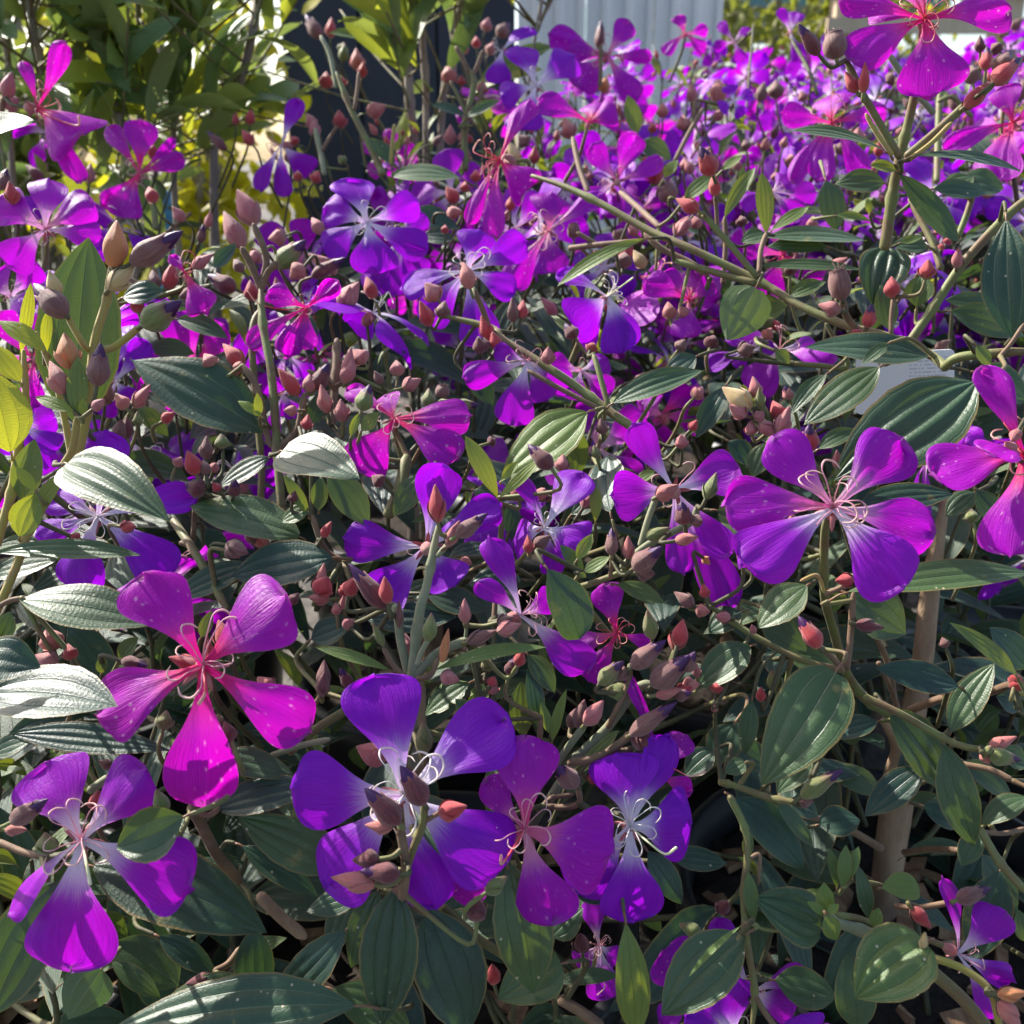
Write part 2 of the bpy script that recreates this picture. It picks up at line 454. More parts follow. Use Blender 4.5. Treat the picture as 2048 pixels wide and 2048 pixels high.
def petal_geo(L, W, nx=14, ny=18, curl=.10, cup=.12, asym=0.0, ripple=.03, seed=0, wither=0.0):
    rr = random.Random(seed)
    V, U = [], []
    p1, p2, p3, p4 = [rr.uniform(0, 6.28) for _ in range(4)]
    notch = rr.uniform(-.05, .03); ns = rr.uniform(-.35, .35)
    for j in range(ny + 1):
        t = (j / ny)
        tm = 1 - (1 - t) ** 1.35
        w = W * .5 * np.interp(tm, _px, _py)
        for i in range(nx + 1):
            s = -1 + 2 * i / nx
            edge = 1 + .035 * math.sin(3.1 * tm * 3 + p1 + (2 if s < 0 else 0)) * abs(s)
            x = s * w * edge + asym * W * tm * tm
            yy = tm * L
            # the blunt outer end: rounded, uneven, faintly notched
            yy += L * tm ** 6 * (notch * math.exp(-((s - ns) / .35) ** 2) + .022 * math.sin(4 * s + p2) + .012 * math.sin(11 * s + p3))
            z = -curl * L * tm ** 2.2 + .055 * L * math.sin(math.pi * tm) - cup * w * s * s
            z += ripple * L * tm * (.5 * math.sin(3.2 * s + p3) * tm + .35 * abs(s) * math.sin(10 * tm + p4) + .18 * math.sin(7 * s + 6 * tm + p2))
            z += .012 * W * abs(math.sin(2.5 * s)) * (1 - tm)
            if wither:
                z += wither * L * tm * tm * math.sin(3.5 * s + p1); x *= 1 - wither * .6 * tm
                yy -= wither * L * .25 * tm * abs(s) ; z += wither * L * .12 * math.sin(14 * s + 9 * tm + p4) * tm
            V.append((x, yy, z)); U.append((i / nx, tm))
    return np.array(V), grid_faces(nx, ny), U
def lathe(prof, sides=14, fn=None):
    """prof: list of (z, r)"""
    V, U, F = [], [], []
    n = len(prof)
    for j, (z, r) in enumerate(prof):
        for k in range(sides):
            a = 2 * math.pi * k / sides
            q = r * (fn(a, j / (n - 1)) if fn else 1)
            V.append((q * math.cos(a), q * math.sin(a), z)); U.append((k / sides, j / (n - 1)))
    for j in range(n - 1):
        for k in range(sides):
            a = j * sides + k; b = j * sides + (k + 1) % sides
            F.append((a, b, b + sides, a + sides))
    F.append(tuple(range(sides))[::-1]); F.append(tuple((n - 1) * sides + k for k in range(sides)))
    return V, F, U
BUDM = {}
def bud_meshes(col):
    """normalised buds: length 1 along z, width 1"""
    if col in BUDM: return BUDM[col]
    out = []
    for q in range(3):
        rr = random.Random(q * 7 + 3)
        ph = rr.uniform(0, 6.28)
        prof = [(0, .09), (.04, .17), (.10, .28), (.20, .41), (.32, .49), (.42, .50), (.54, .45), (.66, .36), (.77, .26), (.87, .17), (.94, .10), (1.0, .02)]
        def fn(a, t, ph=ph):                                   # two scales lapping over each other
            sp = ((a + ph + 1.2 * t) % math.pi) / math.pi
            return 1 + .17 * (sp - .5) * (1 if t > .12 else 0) + .03 * math.sin(5 * a + ph) + .05 * math.sin(a + ph) * math.sin(3 * t)
        b = MB(); b.add(lathe(prof, 18, fn))
        for kk in range(2):                                     # two pointed bracts hugging the base
            a0 = ph + kk * math.pi + rr.uniform(-.3, .3); top = rr.uniform(.42, .66)
            V, U = [], []
            for j in range(7):
                tq = j / 6; zq = .02 + (top - .02) * tq
                rq = np.interp(zq, [p[0] for p in prof], [p[1] for p in prof]) * 1.13 + .015 + .05 * tq ** 3
                hw = 1.15 * (1 - tq ** 1.6) + .02
                for i in range(7):
                    s_ = -1 + i / 3
                    V.append((rq * math.cos(a0 + s_ * hw), rq * math.sin(a0 + s_ * hw), zq - .02 * s_ * s_)); U.append((i / 6, .15 + .5 * tq))
            b.add((V, grid_faces(6, 6), U))
        closed = b.mesh('bud_closed_' + col, M[col])
        prof2 = [(0, .09), (.03, .18), (.08, .30), (.18, .43), (.28, .50), (.38, .49), (.48, .44), (.57, .38), (.64, .34), (.66, .30)]
        def fn2(a, t, ph=ph):
            lobe = 1 + .05 * math.cos(5 * a + ph)
            return lobe * (1 + .03 * math.sin(3 * a + ph))
        b = MB(); v, f, u = lathe(prof2, 20, fn2)
        v = [(x, y, z + (.10 * max(0, math.cos(5 * math.atan2(y, x) + ph)) ** 2 if z > .58 else 0)) for x, y, z in v]
        b.add((v, f[:-1], u))
        opened = b.mesh('bud_open_' + col, M[col])
        out.append((closed, opened))
    BUDM[col] = out
    return out
def _tipmesh():
    def fn(a, t): return 1 + .16 * ((((a + 2.6 * t) % (2 * math.pi / 3)) / (2 * math.pi / 3)) - .5)
    prof = [(.42, .30), (.52, .34), (.62, .32), (.72, .28), (.82, .21), (.91, .13), (.97, .06), (1.0, .015)]
    b = MB(); b.add(lathe(prof, 18, fn)); return b.mesh('bud_tip', M['tip'])
TIPM = _tipmesh()
def _capmesh():
    out = []
    for q in range(2):
        rr = random.Random(q + 40)
        b = MB()
        prof = [(0, .12), (.05, .25), (.12, .38), (.25, .48), (.40, .50), (.55, .47), (.66, .40), (.72, .37), (.76, .39), (.765, .33), (.70, .26)]
        b.add(lathe(prof, 16, lambda a, t: 1 + .03 * math.sin(5 * a)))
        for k in range(9):                                     # dry thread-like remains at the mouth
            a = rr.uniform(0, 6.28); r0 = rr.uniform(.1, .34); h = rr.uniform(.12, .34)
            p0 = np.array([r0 * math.cos(a), r0 * math.sin(a), .70]); d = np.array([math.cos(a + .6), math.sin(a + .6), 0]) * .22
            b.add(tube(catmull([p0, p0 + d * .3 + [0, 0, h * .6], p0 + d * rr.uniform(-.5, 1.2) + [0, 0, h]], 4), [.022] * 9, 4))
        out.append(b.mesh('spent_capsule', M['brown']))
    return out
CAPM = _capmesh()

# ------------------------------------------------------------------ the plants (an Empty at each base)
SOIL = 0.28
def at_y(u, v, y):                                   # the point of a pixel ray on the upright plane y = const
    return at(u, v, y / (math.cos(PITCH) - (v - 1024) / FPX * math.sin(PITCH)))
PLANTS = []
def plant(x, y, label, group=None, kind='glory', z=SOIL, **kw):
    o = link('flowering_shrub' if kind == 'glory' else 'evergreen_shrub', None, None, Matrix.Translation((x, y, z)))
    o.empty_display_size = .05
    thing(o, label, 'shrub', group)
    p = dict(o=o, x=x, y=y, z=z, kind=kind, leaves=[], **kw); PLANTS.append(p); return p
_b = at(1348 + 1150 * .3623, 1348 + 1360 * .3623, .68)
P_LEFT = plant(-.36, .49, 'purple flowering shrub in a black pot topped with bark chips', front=True)
P_MID = plant(-.05, .52, 'purple flowering shrub whose open blooms crowd together above hanging ribbed leaves', front=True)
P_RIGHT = plant(_b.x, _b.y, 'purple flowering shrub with a thick bare tan trunk rising from dark soil', front=True, z=_b.z)
SOIL_R = _b.z
G2 = 'purple flowering shrubs standing behind the trunked one'
P2A = plant(-.40, .84, 'purple flowering shrub beside the grey stemmed evergreens, with few open blooms')
P2B = plant(-.08, .86, 'purple flowering shrub with long bare diagonal branch tips among red buds')
P2C = plant(.22, .88, 'purple flowering shrub with a white barcode label on its stems')
P2D = plant(.52, .86, 'purple flowering shrub with one tall upright stem carrying a spotted bloom against the sky')
GB = 'flowering shrubs massed in front of the white ribbed wall'
LB = 'purple flowering shrub in the dense mass below the white ribbed wall'
BACK = [plant(x, y, LB, GB, back=True) for (x, y) in
        [(.10, 1.22), (.40, 1.20), (.70, 1.24), (.24, 1.58), (.56, 1.60), (.90, 1.56), (.40, 2.0), (.78, 2.02), (1.16, 2.0), (.62, 2.5), (1.05, 2.5)]]
GLORY = [p for p in PLANTS]
NEARP = [P_LEFT, P_MID, P_RIGHT, P2A, P2B, P2C, P2D] + BACK[:3]
def owner(pt):
    return min(NEARP, key=lambda p: math.hypot(p['x'] - pt.x, (p['y'] - pt.y)))

EPS_N = [0]
def vdir(p): return (CAM - p).normalized()
def frame(y, n):
    y = y.normalized(); z = (n - y * n.dot(y)).normalized(); x = y.cross(z)
    return Matrix(((x.x, y.x, z.x), (x.y, y.y, z.y), (x.z, y.z, z.z)))
def place(name, geo, base, rot, mat, parent, tone=None, hero=True):
    me = mesh_np(name, geo[0], geo[1], geo[2], mat)
    mw = Matrix.Translation(base) @ rot.to_4x4()
    o = link(name, me, parent, mw)
    if tone is not None: o['tone'] = float(tone)
    if hero:
        W = np.asarray(geo[0]) @ np.array(rot).T + np.array(base)
        zdraw(W)
        fc = np.array([W[list(f)].mean(0) for f in geo[1] if len(f) == 4])
        if len(fc): zdraw(fc)
    return o
def stem(pts, radii, mat='stem_green', parent=None, name='branch', hero=True, sides=8, n=6, nodes=0):
    path = catmull(pts, n)
    rad = np.interp(np.linspace(0, 1, len(path)), np.linspace(0, 1, len(radii)), radii)
    if nodes:
        for k in range(nodes):
            i = int((k + .5) / nodes * len(path)); rad[i] *= 1.3
    rad[-max(2, len(path) // 6):] *= np.linspace(1, .6, max(2, len(path) // 6))
    base = Vector(path[0])
    loc = [np.asarray(p) - np.array(base) for p in path]
    V, F, U = tube(loc, rad, sides)
    me = mesh_np(name, V, F, U, M[mat])
    o = link(name, me, parent or owner(base)['o'], Matrix.Translation(base))
    if hero: zdraw(np.array(V) + np.array(base)); zdraw(np.array(path)); STEMPTS.append(np.array(path))
    return o
STEMPTS = []
TWIGS = []                                            # joints that still need a twig back into their plant

STA = {}
def stamen_meshes():
    out = []
    for q in range(6):
        rr = random.Random(100 + q)
        L = rr.uniform(.75, 1.1)
        p = [np.array([0, 0, 0]), np.array([0, .28 * L, .30]), np.array([.05, .62 * L, .46])]
        hook = rr.choice([1, 1, -1])
        p += [np.array([.10 * hook, .90 * L, .40]), np.array([.28 * hook, 1.02 * L, .24]), np.array([.46 * hook, .90 * L, .22]), np.array([.50 * hook, .70 * L, .30])]
        path = catmull(p, 4)
        out.append((path, list(np.interp(np.linspace(0, 1, len(path)), [0, .5, .56, .62, .9, 1], [.018, .013, .026, .024, .021, .008]))))
    return out
STAP = stamen_meshes()
STAMESH = {}
def stamen_mesh(col, q):
    if (col, q) not in STAMESH:
        V, F, U = tube(STAP[q][0], STAP[q][1][:len(STAP[q][0])], 5)
        STAMESH[(col, q)] = mesh_np('stamen', V, F, U, M[col])
    return STAMESH[(col, q)]
CALY = None
def calyx_mesh():
    global CALY
    if CALY is None:
        b = MB()
        prof = [(-1.0, .16), (-.92, .28), (-.75, .42), (-.5, .50), (-.25, .47), (-.05, .38), (0, .30), (.02, .05)]
        b.add(lathe(prof, 16, lambda a, t: 1 + .03 * math.sin(5 * a)))
        for k in range(5):
            a = 2 * math.pi * k / 5 + .6; ca, sa = math.cos(a), math.sin(a)
            V, F, U = [], [], []
            for j in range(6):
                t = j / 5; w = .16 * (1 - t) ** .7 * (1 + .8 * t); r = .30 + t * .95; z = -.06 - .25 * t * t
                for s in (-1, 0, 1):
                    V.append((r * ca - s * w * sa, r * sa + s * w * ca, z - .05 * abs(s))); U.append((.5, .8))
            b.add((V, grid_faces(2, 5), U))
        CALY = b.mesh('calyx', M['pink'])
    return CALY

def hero_flower(c, d, age, petals, wide=1.0, back=False, sta=None, style=None, bias=None, off=-.008, nst=8, par=None, tilt=.38, wither=0, stalk=True):
    u, v = px(c)
    d = d or surf_depth(u, v) + off
    C = at(u, v, d)
    V_ = vdir(C)
    Nf = (V_ * .9 + Vector((0, 0, 1)) * tilt).normalized()
    if back: Nf = (-V_ * .92 + Vector((0, 0, 1)) * .25).normalized()
    if bias:                                           # flower seen from the side: faces the pixel direction given
        bu, bv = px(bias); Nf = ((at(bu, bv, d) - C).normalized() * .9 + V_ * .25).normalized()
    pl = par or owner(C)
    size = np.median([(at(*px(q[0]), d) - C).length for q in petals])
    cs = size * .17
    zx = Nf.orthogonal().normalized(); zy = Nf.cross(zx)
    rot = Matrix(((zx.x, zy.x, Nf.x), (zx.y, zy.y, Nf.y), (zx.z, zy.z, Nf.z)))
    mwF = Matrix.Translation(C) @ rot.to_4x4() @ Matrix.Diagonal((cs, cs, cs * 1.25, 1))
    fl = link('flower', calyx_mesh(), pl['o'], mwF)
    for k, q in enumerate(petals):
        tip, w = q[0], q[1]
        dz = q[2] if len(q) > 2 else R.uniform(-.006, .008)
        opt = q[3] if len(q) > 3 else {}
        tu, tv = px(tip)
        T = at(tu, tv, d + dz)
        Y = T - C
        n0 = (V_ * .95 + Vector((0, 0, 1)) * .30)
        if back: n0 = -n0
        if bias: n0 = Nf * .5 + V_ * .8
        rm = frame(Y, n0)
        roll = math.radians(opt.get('roll', R.uniform(-20, 20)))
        rm = rm @ Matrix.Rotation(roll, 3, 'Y')
        n = rm.col[2]
        wm = wide * w * TS[tip[0]] * d / FPX / max(.5, abs(n.dot(V_)))
        L = Y.length
        wi = opt.get('wither', wither)
        g = petal_geo(L, wm, 16, 20, curl=opt.get('curl', R.uniform(.02, .14)), cup=opt.get('cup', R.uniform(.02, .28)), asym=R.uniform(-.10, .10),
                      ripple=opt.get('ripple', R.uniform(.035, .085)), seed=R.randint(0, 99999), wither=wi)
        base = C + Nf * (cs * .1)
        place('petal', g, base, rm, M['petal'], fl, min(1, max(0, opt.get('age', age) + R.uniform(-.07, .07))))
    sta = sta or ('sta_white' if age < .3 else 'sta_pink' if age < .75 else 'sta_red')
    ss = size * .36
    nn = nst if not back else 3
    a0 = R.uniform(0, 6.28)
    for k in range(nn):
        a = a0 + 6.283 * k / nn + R.uniform(-.3, .3)
        y = (zx * math.cos(a) + zy * math.sin(a)) * 1.0 + Nf * R.uniform(.05, .75)
        m3 = frame(y, Nf)
        s = ss * R.uniform(.75, 1.15)
        mw = Matrix.Translation(C + Nf * cs * .05) @ m3.to_4x4() @ Matrix.Diagonal((s, s, s, 1))
        st = link('stamen', stamen_mesh(sta, R.randint(0, 5)), fl, mw)
    if style:
        pts = [C] + [at(*px(q), d - .010 - .003 * i) for i, q in enumerate(style[1:])]
        path = catmull(pts, 6); loc = [np.asarray(p) - np.array(C) for p in path]
        rad = np.linspace(size * .011, size * .017, len(path))
        Vv, Ff, Uu = tube(loc, rad, 6)
        so = link('style', mesh_np('style', Vv, Ff, Uu, M[style[0]]), fl, Matrix.Translation(C))
        zdraw(np.array(path))
    if stalk and not back: TWIGS.append((C - Nf * cs * 1.2, -Nf, .0013, pl))
    return fl

def hero_leaf(base, tip, w, off=.012, dz=0.0, tone=None, shape='ovate', roll=0, tilt=.65, d=None, under=False, twig=True, mat='leaf', par=None, glint=False, **kw):
    bu, bv = px(base); tu, tv = px(tip)
    d = d or surf_depth((bu + tu) / 2, (bv + tv) / 2) + off
    B = at(bu, bv, d - dz / 2); T = at(tu, tv, d + dz / 2)
    Y = T - B; L = Y.length
    V_ = vdir((B + T) / 2)
    if glint:                                          # lie so that the sun is mirrored along the blade
        hv = (V_ + SUN_DIR).normalized(); rt = at(tu, tv, 1.0) - CAM
        dt = (B - CAM).dot(hv) / rt.dot(hv) if abs(rt.dot(hv)) > .05 else d
        T = CAM + rt * min(max(dt, d - .030), d + .030); Y = T - B; L = Y.length
    n0 = V_ * .75 + Vector((0, 0, 1)) * tilt
    if under: n0 = -V_ + Vector((0, 0, 1)) * .2
    if glint: n0 = (V_ + SUN_DIR).normalized()
    rm = frame(Y, n0) @ Matrix.Rotation(math.radians(roll + R.uniform(-6, 6)), 3, 'Y')
    wm = w * TS[base[0]] * d / FPX / max(.45, abs(rm.col[2].dot(V_)))
    wm = min(wm, L * .85)
    k = dict(arch=R.uniform(.02, .07), cup=R.uniform(.02, .16), pillow=R.uniform(.014, .030), bend=R.uniform(-.10, .10), droop=R.uniform(0, .06), seed=R.randint(0, 9999))
    k.update(kw)
    big = L * FPX / d > 160
    g = leaf_geo(L, wm, shape, 24 if big else 16, 22 if big else 14, **k)
    pl = par or owner(B)
    t = tone if tone is not None else max(0, R.uniform(-.06, .20))
    o = place('leaf', g, B, rm, M[mat], pl['o'], t)
    pl['leaves'].append(o)
    if twig: TWIGS.append((B - Y.normalized() * L * .10 - rm.col[2] * L * .06, -Y.normalized() * .6 - rm.col[2] * .3, -.0009, pl))
    return o

def hero_bud(base, tip, w, col='red', off=-.012, d=None, par=None, twig=True, dz=None):
    op = col.endswith('+'); col = col.rstrip('+')
    bu, bv = px(base); tu, tv = px(tip)
    d = d or surf_depth((bu + tu) / 2, (bv + tv) / 2) + off
    dz = R.uniform(-.006, .004) if dz is None else dz
    B = at(bu, bv, d); T = at(tu, tv, d + dz)
    Y = T - B; L = Y.length
    wm = w * TS[base[0]] * d / FPX * .88
    if L < wm * 1.05: Y = Y.normalized() * wm * 1.05; L = Y.length
    x = Y.orthogonal().normalized(); z = Y.normalized(); y = z.cross(x)
    m3 = Matrix(((x.x, y.x, z.x), (x.y, y.y, z.y), (x.z, y.z, z.z))) @ Matrix.Rotation(R.uniform(0, 6.28), 3, 'Z')
    mw = Matrix.Translation(B) @ m3.to_4x4() @ Matrix.Diagonal((wm, wm, L, 1))
    pl = par or owner(B)
    if col == 'cap':
        o = link('seed_capsule', R.choice(CAPM), pl['o'], mw)
    else:
        cl, opn = R.choice(bud_meshes(col))
        o = link('bud', opn if op else cl, pl['o'], mw)
        if op: link('petal_tip', TIPM, o, mw)
    pts = np.array([B + Y * t + x * wm * .5 * s for t in np.linspace(0, 1, 7) for s in (-.8, -.4, 0, .4, .8)]); zdraw(pts)
    if twig: TWIGS.append((B + z * L * .02, -z, .0009, pl))
    return o
def S(pts, w, mat='stem_green', off=0.0, d=None, w2=None, par=None, nodes=0, y=None):
    """traced stem: pixel points, width in tile pixels"""
    P3 = []; ds = []
    n = len(pts)
    for i, s in enumerate(pts):
        u, v = px(s)
        if y is not None: q = at_y(u, v, y); dd = project(q)[2]
        else:
            dd = (d[0] + (d[1] - d[0]) * i / (n - 1)) if d else surf_depth(u, v) + off
            q = at(u, v, dd)
        P3.append(q); ds.append(dd)
    k = TS[pts[0][0]] / FPX * .5
    ws = np.linspace(w, w2 or w, n)
    return stem(P3, [ws[i] * k * ds[i] for i in range(n)], mat, par['o'] if par else None, nodes=nodes)

# ================================================================== FLOWERS traced from the photograph
H = hero_flower
H('D1120,1800', .405, .95, [('D800,1290', 390, .004, dict(roll=10)), ('D1600,1450', 400, .0, dict(roll=-14)), ('G500,230', 380, -.004), ('G1090,745', 420, -.006, dict(roll=-8, curl=.16)), ('G1710,330', 340, .004)],
  style=('sta_red', 'G1140,110', 'G1110,190'), sta='sta_pink', par=P_LEFT)
H('G450,920', .405, .50, [('G240,490', 400, .01), ('G820,530', 300, .008), ('G1075,1150', 360, .0), ('G330,1650', 440, -.012, dict(roll=6)), ('G-30,1270', 130, -.01, dict(roll=45))],
  style=('sta_yellow', 'G480,1050', 'G510,1180'), par=P_LEFT, wide=1.10)
H('K880,1010', .405, .12, [('K690,60', 540, .012, dict(roll=5)), ('K1700,440', 500, .01), ('K20,1010', 510, .0), ('K200,1700', 490, -.006), ('K1640,1560', 540, -.008, dict(cup=.4)), ('K1110,1930', 340, -.002)],
  sta='sta_white', nst=10, par=P_MID, wide=1.17)
H('H1020,860', .412, .72, [('H1020,350', 330, .004), ('H1490,1010', 430, -.008, dict(roll=12)), ('H1160,1400', 320, -.006), ('H540,1170', 290, .010), ('H790,590', 170, .012)],
  style=('sta_red', 'H960,980', 'H900,1080', 'H895,1030'), sta='sta_pink', par=P_MID, wide=1.10)
H('H1600,840', .425, .05, [('H1540,440', 360, .004), ('H1940,860', 370, .0), ('H1620,1390', 310, -.005), ('H1280,1190', 280, .006), ('H1790,340', 190, .008, dict(roll=30))],
  style=('sta_yellow', 'H1700,930', 'H1800,1000', 'H1860,960'), sta='sta_white', nst=9, par=P_MID, wide=1.12)
H('F880,930', .415, .66, [('F530,560', 290, .008), ('F1280,500', 350, .006), ('F270,890', 300, .0), ('F1465,1030', 290, .0), ('F380,1280', 270, -.022, dict(roll=-8, age=.38)), ('F1280,1350', 350, -.022, dict(roll=6, age=.38))],  # lower pair: reduced age whitens the petal base, painting in white glare too
  sta='sta_pink', nst=11, par=P_RIGHT)
H('F1930,640', .415, .84, [('F1410,730', 260, -.002), ('F1880,1190', 350, -.01), ('F1715,150', 190, .006), ('F1710,560', 140, -.016, dict(roll=50)), ('F2300,500', 300, 0)], par=P_RIGHT)
H('E480,1140', .485, .15, [('E20,1120', 240, .004), ('E560,700', 270, .008), ('E890,920', 210, 0), ('E640,1360', 260, -.004), ('E180,1450', 270, -.004)], back=True, par=P_MID)
H('E990,1520', .45, .45, [('E850,1070', 160, .004), ('E785,1330', 120, -.006), ('E1350,1850', 220, -.006), ('E1160,1420', 140, .012)], bias='E1130,1480', sta='sta_pink', par=P_MID)
H('E1530,1620', .46, .8, [('E1450,1350', 190, 0), ('E1220,1700', 200, .004), ('E1380,1890', 170, -.004), ('E1730,1680', 90, 0)], par=P_MID)
H('E1130,1040', .485, .25, [('E1000,735', 120, .004, dict(roll=35)), ('E1330,720', 230, .006), ('E1340,1140', 230, -.012), ('E930,1090', 200, .012), ('E1190,1300', 140, 0)], par=P2B)
H('F0,830', .475, .42, [('E1610,470', 180, .006), ('F350,720', 270, .004), ('E1500,870', 280, 0), ('F310,1180', 180, -.004), ('F310,1450', 230, .006), ('F60,1290', 170, -.006)], back=True, par=P_RIGHT)
H('E300,440', .52, .95, [('E720,400', 210, .0), ('E660,650', 210, -.008), ('E110,720', 270, -.008), ('E240,300', 150, .006), ('E30,240', 110, .008)], sta='sta_pink', par=P2B)
H('D540,980', .50, .02, [('D1075,870', 170, .004), ('D960,1270', 240, -.006), ('D390,1370', 270, -.008), ('D180,1090', 150, 0), ('D270,830', 190, .006), ('D610,500', 250, .012)], sta='sta_white', par=P_LEFT)
H('B700,1500', None, .08, [('B330,1570', 160, 0), ('B760,1260', 210, .006), ('B1040,1330', 190, .004), ('B970,1590', 160, 0), ('B470,1770', 200, -.006), ('B800,1910', 210, -.008)], sta='sta_white', nst=9)
H('B1150,1280', None, .7, [('B1170,1060', 210, .006), ('B1460,1070', 120, 0), ('B1170,1500', 180, -.006), ('B920,1570', 170, 0)], sta='sta_pink')
H('B890,880', .70, .95, [('B1030,520', 120, .006), ('B990,1060', 170, -.01, dict(cup=.6)), ('B725,1240', 90, 0), ('B860,1310', 105, -.004)], bias='B700,860', sta='sta_red', nst=10)
H('B1080,480', .95, .15, [('B990,220', 160, .01), ('B1300,280', 180, .01), ('B880,520', 150, 0), ('B1010,725', 170, -.01)])
H('B900,280', 1.0, .05, [('B1030,120', 90, 0), ('B860,450', 120, 0), ('B1000,330', 60, 0)], bias='B800,250')
H('B1470,310', 1.02, .72, [('B1600,115', 120, 0), ('B1150,190', 140, .01), ('B1260,280', 120, 0), ('B1730,310', 80, 0), ('B1310,480', 160, -.01), ('B1630,550', 120, -.01)])
H('B1530,1000', .80, .68, [('B1620,730', 150, 0), ('B1380,810', 130, 0), ('B1790,920', 110, 0), ('B1330,1080', 100, 0), ('B1650,1210', 120, 0)], back=True)
H('B1370,680', .84, .85, [('B1095,550', 120, -.01), ('B1520,600', 170, -.01, dict(cup=.5)), ('B1400,560', 120, .01)], bias='B1400,560')
H('B150,1230', .72, .18, [('B50,960', 210, .01), ('B200,1500', 230, -.01), ('B435,1120', 180, 0), ('B465,1400', 170, -.004), ('B-100,1130', 190, .004), ('B-90,1380', 190, 0)], sta='sta_white')
H('B330,1330', .75, .2, [('B440,1520', 160, 0), ('B120,1580', 170, 0), ('B460,1180', 120, 0), ('B300,1620', 160, 0)])
H('B1470,1640', None, .05, [('B1330,1790', 250, -.012, dict(roll=-20)), ('B1560,1930', 190, -.008), ('B1650,1890', 140, 0), ('B1200,1470', 100, .01)], bias='B1560,1560', sta='sta_white', nst=12, style=('sta_yellow', 'B1520,1600', 'B1600,1545'))
H('C86,1660', .60, .78, [('B1690,1540', 160, 0), ('C110,1480', 140, .006), ('C-60,1500', 120, 0), ('C230,1560', 120, 0), ('C60,1860', 150, -.008)])
H('E1030,120', .57, .45, [('E690,220', 160, -.004), ('E960,455', 210, -.008), ('E850,60', 110, 0), ('E1280,260', 160, .006), ('E1150,330', 160, 0)])
H('E1330,170', .60, .55, [('E1160,140', 150, 0), ('E1500,290', 170, 0), ('E1300,330', 150, 0), ('E1480,110', 130, 0)])
H('A250,1270', .64, .62, [('A-20,1090', 210, 0), ('A260,960', 190, .01), ('A510,1120', 190, 0), ('A560,1310', 140, 0), ('A40,1460', 210, -.008)], sta='sta_pink')
H('A60,1640', .66, .5, [('A220,1470', 160, 0), ('A150,1700', 200, -.008), ('A-60,1520', 200, 0), ('A180,1830', 150, 0)])
H('A200,600', .74, .98, [('A350,215', 110, 0), ('A140,310', 70, 0), ('A460,720', 230, -.012, dict(cup=.5)), ('A410,1030', 100, -.006)], bias='A380,620', sta='sta_red', style=('sta_red', 'A300,660', 'A420,700', 'A430,650'))
H('A770,960', .85, .88, [('A585,670', 100, 0), ('A770,650', 170, .006), ('A1020,890', 100, 0), ('A980,785', 60, 0), ('A660,1200', 170, -.01), ('A555,1130', 100, 0)], sta='sta_pink')
H('A1560,800', .92, .3, [('A1640,545', 100, 0), ('A1700,950', 140, 0), ('A1560,1080', 90, 0), ('A1450,1060', 80, 0)], bias='A1400,780', sta='sta_pink')
H('A1030,1520', .60, .98, [('A1140,1740', 160, -.008), ('A940,1400', 70, 0)], sta='sta_red', style=('sta_red', 'A1070,1420', 'A1010,1390', 'A985,1450'), wither=.12, nst=6)
H('A1690,1700', .585, .9, [('A1480,1610', 150, -.004), ('A1880,1560', 130, -.004, dict(wither=.3)), ('A1350,1890', 120, -.006), ('A1560,1970', 160, -.008, dict(wither=.2)), ('A1700,1930', 110, -.006)], style=('sta_red', 'A1560,1725', 'A1420,1700', 'A1360,1640'), sta='sta_red', nst=5)
H('C1380,110', .50, .92, [('C950,330', 200, -.004), ('C1470,510', 300, -.01), ('C1870,10', 210, 0), ('C920,0', 150, .004), ('C1320,-200', 220, .008), ('C1080,40', 120, .012)], sta='sta_red', nst=11, par=P2D)
H('C870,680', .75, .8, [('C870,505', 180, .006), ('C590,640', 130, 0), ('C1190,600', 120, 0), ('C640,1000', 90, -.008), ('C790,1010', 120, -.014), ('C1070,960', 130, -.006)], sta='sta_red')
H('C1870,680', .66, .95, [('C1820,470', 170, 0), ('C1490,810', 100, -.004), ('C1750,1000', 190, -.01), ('C2050,560', 120, 0)], sta='sta_red', par=P2D)
H('C330,230', 1.2, .5, [('C250,120', 60, 0), ('C420,150', 60, 0), ('C220,260', 60, 0), ('C380,340', 70, 0)])
H('C60,190', 1.2, .75, [('C20,80', 80, 0), ('C190,160', 70, 0), ('C180,270', 80, 0), ('C-60,290', 70, 0)])
H('C640,180', 1.05, .4, [('C580,50', 60, 0), ('C680,60', 90, 0), ('C700,330', 80, 0)])
H('C330,560', .95, .12, [('C300,470', 90, 0), ('C250,600', 80, 0), ('C380,640', 80, 0), ('C440,520', 80, 0)])
H('C540,1060', .78, .5, [('C370,1130', 110, 0), ('C640,980', 130, 0), ('C700,1200', 140, 0), ('C800,1050', 120, 0)])
H('F420,60', .58, .3, [('F180,140', 110, 0), ('F350,160', 80, 0), ('F300,-40', 90, .006), ('F560,40', 80, 0)], sta='sta_white')
H('I1560,1540', .43, .5, [('I1560,1140', 90, .004, dict(roll=30)), ('I1800,1290', 230, 0), ('I1760,1920', 120, -.004), ('I1890,1700', 150, -.006, dict(wither=.15))], bias='I1750,1640', sta='sta_pink', par=P_RIGHT, nst=5)
H('I330,2010', .44, .2, [('I250,1670', 260, -.006), ('I60,1880', 150, 0), ('I30,1700', 180, .01)], par=P_MID)
H('I420,1760', .46, .45, [('I725,1640', 130, 0), ('I680,1860', 230, -.004), ('I220,1360', 150, .01)], par=P_MID)
H('H1990,1790', .46, .6, [('H1780,1530', 270, 0), ('H1750,1900', 150, 0)], par=P_MID)
H('I760,2060', .43, .2, [('I700,1880', 200, 0), ('I900,1980', 160, 0)], par=P_RIGHT)
